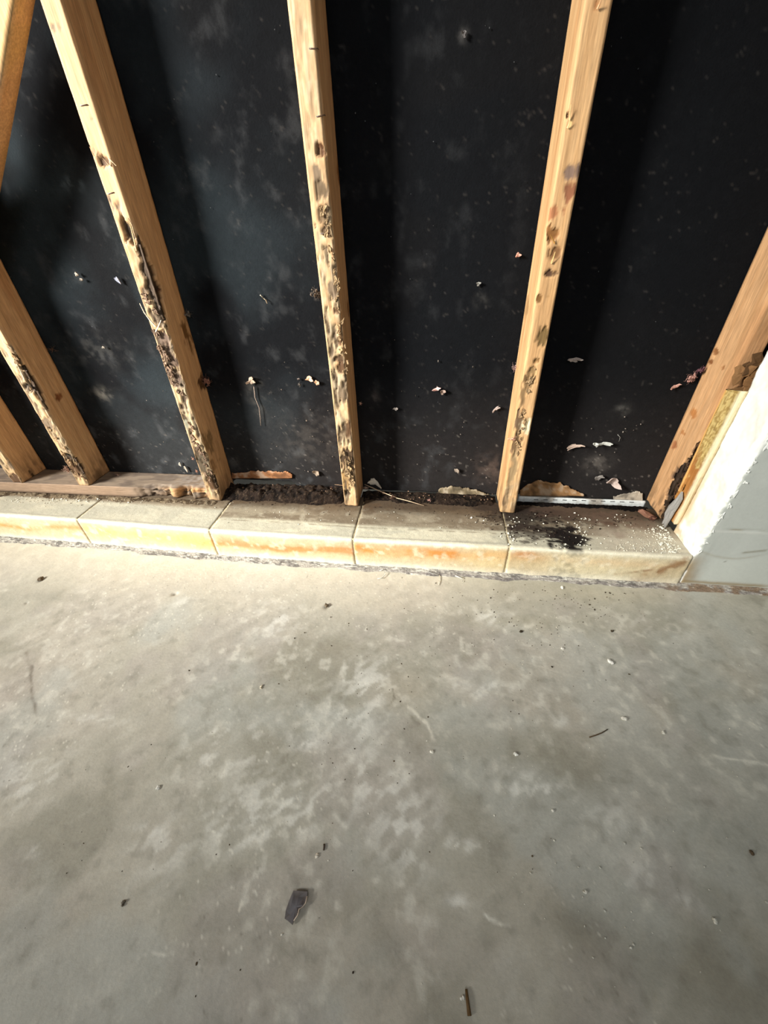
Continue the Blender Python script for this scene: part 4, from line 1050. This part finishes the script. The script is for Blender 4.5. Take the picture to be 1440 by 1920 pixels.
# ------------------------------------------------------------------ things on the slab
def zfl(px, py): p = at(px, py, 2, 0); return np.array([p[0], p[1], 0.0])
def build_shard():
    outline = [(551, 1671), (563, 1672), (577, 1673), (577, 1680), (574, 1695), (570, 1702), (562, 1706), (559, 1718), (552, 1728), (549, 1735), (540, 1727), (535, 1724), (537, 1708), (543, 1690)]
    P = [zfl(x, y) for x, y in outline]; c = sum(P) / len(P); n = len(P)
    V = []; C = []
    for i, p in enumerate(P): V.append((p[0], p[1], .0045 + .0005 * math.sin(i * 1.3))); C.append(lin(112, 106, 104))
    for i, p in enumerate(P): q = c + (p - c) * .62; V.append((q[0], q[1], .0046 + .0006 * math.sin(i * 2.1))); C.append(lin(104, 101, 103) if i > 8 else lin(84, 78, 76))
    V.append((c[0], c[1], .0050)); C.append(lin(112, 110, 114))
    for i, p in enumerate(P): V.append((p[0], p[1], .0022 + .0015 * math.sin(i * 1.3))); C.append(lin(70, 62, 58) if i not in (4, 5, 6, 7, 8, 9) else lin(196, 180, 160))
    F = []
    for i in range(n):
        j = (i + 1) % n
        F += [(j, i, n + i, n + j), (n + j, n + i, 2 * n), (i, j, 2 * n + 1 + j, 2 * n + 1 + i)]
    F.append(tuple(2 * n + 1 + i for i in range(n)))
    o = make_mesh('plastic_shard', V, F, np.array(C), M_plastic, None, False, tuple(c))
    tag(o, 'dark grey broken plastic shard lying on the concrete floor', 'shard')
    # pale broken rim
    rim = [zfl(x, y) + np.array([0, 0, .0055]) for x, y in [(577, 1682), (574, 1695), (569, 1702), (562, 1706), (559, 1718), (552, 1728)]]
    mb = MB(); mb.add(tube_geo(rim, .0008, .0006, 5), lin(214, 196, 176)); mb.build('broken_rim', M_chip, o, True, tuple(rim[0]))
build_shard()
def crumb_thing(px, py, s, col, label, name='plaster_crumb', cat='crumb', n=3):
    p = zfl(px, py); rr = random.Random(int(px * 3 + py)); mb = MB()
    mpp = np.linalg.norm(zfl(px + 1, py) - p)
    for i in range(n):
        q = (p[0] + rr.uniform(-.5, .5) * s * mpp, p[1] + rr.uniform(-.5, .5) * s * mpp, s * mpp * .35)
        mb.add(crumb_geo(q, (s * mpp * rr.uniform(.7, 1.1), s * mpp * rr.uniform(.5, .9), s * mpp * .7), rr.randint(0, 9999)), lin(*col) * rr.uniform(.85, 1.05))
    o = mb.build(name, M_chip, None, False, tuple(p)); tag(o, label, cat)
crumb_thing(1145, 1242, 5, (240, 238, 228), 'largest white plaster crumb on the floor right of centre')
crumb_thing(1170, 1347, 4.5, (236, 232, 218), 'white plaster crumb right of the dark twig on the floor')
crumb_thing(1243, 1374, 3.5, (232, 228, 212), 'white plaster crumb right of and below the twig')
crumb_thing(966, 1413, 4.5, (232, 230, 220), 'chalky white crumb on the floor left of the twig')
crumb_thing(1340, 1727, 5, (226, 224, 210), 'isolated pale crumb near the lower right of the floor')
crumb_thing(1183, 1777, 3, (232, 230, 218), 'small white crumb below the curved white scratch')
crumb_thing(1055, 1217, 3, (240, 236, 224), 'white crumb left of the largest white crumb, nearer the curb')
crumb_thing(1054, 1103, 3.5, (240, 236, 222), 'white crumb on the floor close under the curb')
crumb_thing(593, 1604, 4, (222, 214, 198), 'cream crumb beside the short dark stick on the floor')
crumb_thing(1097, 1673, 3.5, (220, 218, 206), 'pale crumb left of the dark stain in the lower right')
crumb_thing(867, 1870, 4, (226, 224, 214), 'white crumb beside the brown sliver at the bottom edge')
crumb_thing(1036, 1521, 3.5, (226, 224, 212), 'pale crumb on the whitish patch right of centre')
crumb_thing(809, 1410, 4, (232, 228, 214), 'white crumb below the floor crack')
crumb_thing(297, 1478, 4, (224, 222, 212), 'pale crumb left of the broad white scuffs')
crumb_thing(612, 1137, 4.5, (110, 96, 74), 'brown pebble in a pock mark on the floor below the curb', 'pebble', 'pebble')
crumb_thing(75, 1087, 4.5, (120, 104, 82), 'brown pebble in a pock mark at the upper left of the floor', 'pebble', 'pebble')
crumb_thing(231, 1695, 4.5, (104, 96, 82), 'grey pebble on the lower left of the floor', 'pebble', 'pebble')
crumb_thing(977, 1184, 3.5, (60, 50, 36), 'black crumb under the curb near the knotted stud', 'dirt_crumb', 'crumb')
crumb_thing(1148, 1184, 3.5, (66, 56, 40), 'black crumb on the floor above the largest white crumb', 'dirt_crumb', 'crumb')
crumb_thing(1411, 1600, 5, (92, 78, 60), 'dark brown crumb at the right side of the floor', 'dirt_crumb', 'crumb')
crumb_thing(489, 1289, 3.5, (214, 204, 180), 'small cream pebble left of centre', 'pebble', 'pebble')
strand3([zfl(1105, 1383) + [0, 0, .0012], zfl(1118, 1379) + [0, 0, .002], zfl(1128, 1375) + [0, 0, .002], zfl(1139, 1368) + [0, 0, .0012]], .0012, .0008, (88, 72, 52), 'twig', 'thin dark twig on the floor right of centre', 'twig')
strand3([zfl(608, 1583) + [0, 0, .0015], zfl(608, 1589) + [0, 0, .0018], zfl(607, 1595) + [0, 0, .0015]], .0013, .0012, (72, 60, 50), 'twig', 'short dark stick on the floor above the cream crumb', 'twig')
strand3([zfl(874, 1855) + [0, 0, .002], zfl(876, 1875) + [0, 0, .003], zfl(880, 1905) + [0, 0, .002]], .0016, .0026, (100, 76, 46), 'wood_sliver', 'brown wood sliver at the bottom edge of the floor', 'sliver')
strand3([zfl(712, 1072) + [0, .0, .004], zfl(719, 1070) + [0, 0, .006], zfl(722, 1078) + [0, 0, .005], zfl(717, 1085) + [0, 0, .003], zfl(708, 1086) + [0, 0, .002]], .0013, .0010, (222, 220, 208), 'paint_curl', 'hooked white paint curl on the mortar under the curb', 'paint curl', M_chip)
strand3([zfl(803, 1065) + [0, .0, .006], zfl(797, 1073) + [0, 0, .004], zfl(822, 1080) + [0, 0, .004]], .0012, .0010, (214, 212, 204), 'paint_curl', 'bent white paint strand on the mortar right of the hooked curl', 'paint curl', M_chip)
strand3([zfl(824, 1080) + [0, .0, .003], zfl(825, 1090) + [0, 0, .002], zfl(822, 1098) + [0, 0, .002]], .0010, .0008, (224, 216, 196), 'paint_curl', 'short straight white paint strand on the floor under the curb', 'paint curl', M_chip)
strand3([zfl(853, 1082) + [0, .0, .005], zfl(866, 1086) + [0, 0, .004], zfl(868, 1092) + [0, 0, .002]], .0014, .0010, (226, 222, 210), 'paint_curl', 'small white paint curl on the mortar below the orange stain', 'paint curl', M_chip)

r = random.Random(77); mb = MB()
DB = lin(70, 58, 42)
scatter(mb, 1040, 1130, 110, 30, 170, .0006, .0018, DB, 0.0, (.6, 1.6), .5); scatter(mb, 900, 1240, 160, 60, 110, .0006, .0016, DB, 0.0, (.6, 1.8), .5)
scatter(mb, 640, 1320, 130, 110, 70, .0006, .0015, DB, 0.0, (.6, 1.8), .5); scatter(mb, 450, 1580, 250, 150, 60, .0006, .0013, DB, 0.0, (.6, 1.8), .5)
scatter(mb, 1000, 1180, 110, 35, 90, .0005, .0012, lin(236, 230, 212), 0.0, (.8, 1.05), .5); scatter(mb, 860, 1450, 250, 180, 110, .0005, .0014, lin(230, 226, 212), 0.0, (.8, 1.05), .5)
scatter(mb, 1150, 1600, 160, 150, 60, .0006, .0013, lin(224, 222, 208), 0.0, (.8, 1.05), .5)
o = mb.build('floor_grit', M_chip, None, False, (.4, -.4, 0)); tag(o, 'fine dark and pale grit scattered over the concrete floor', 'grit', kind='stuff')
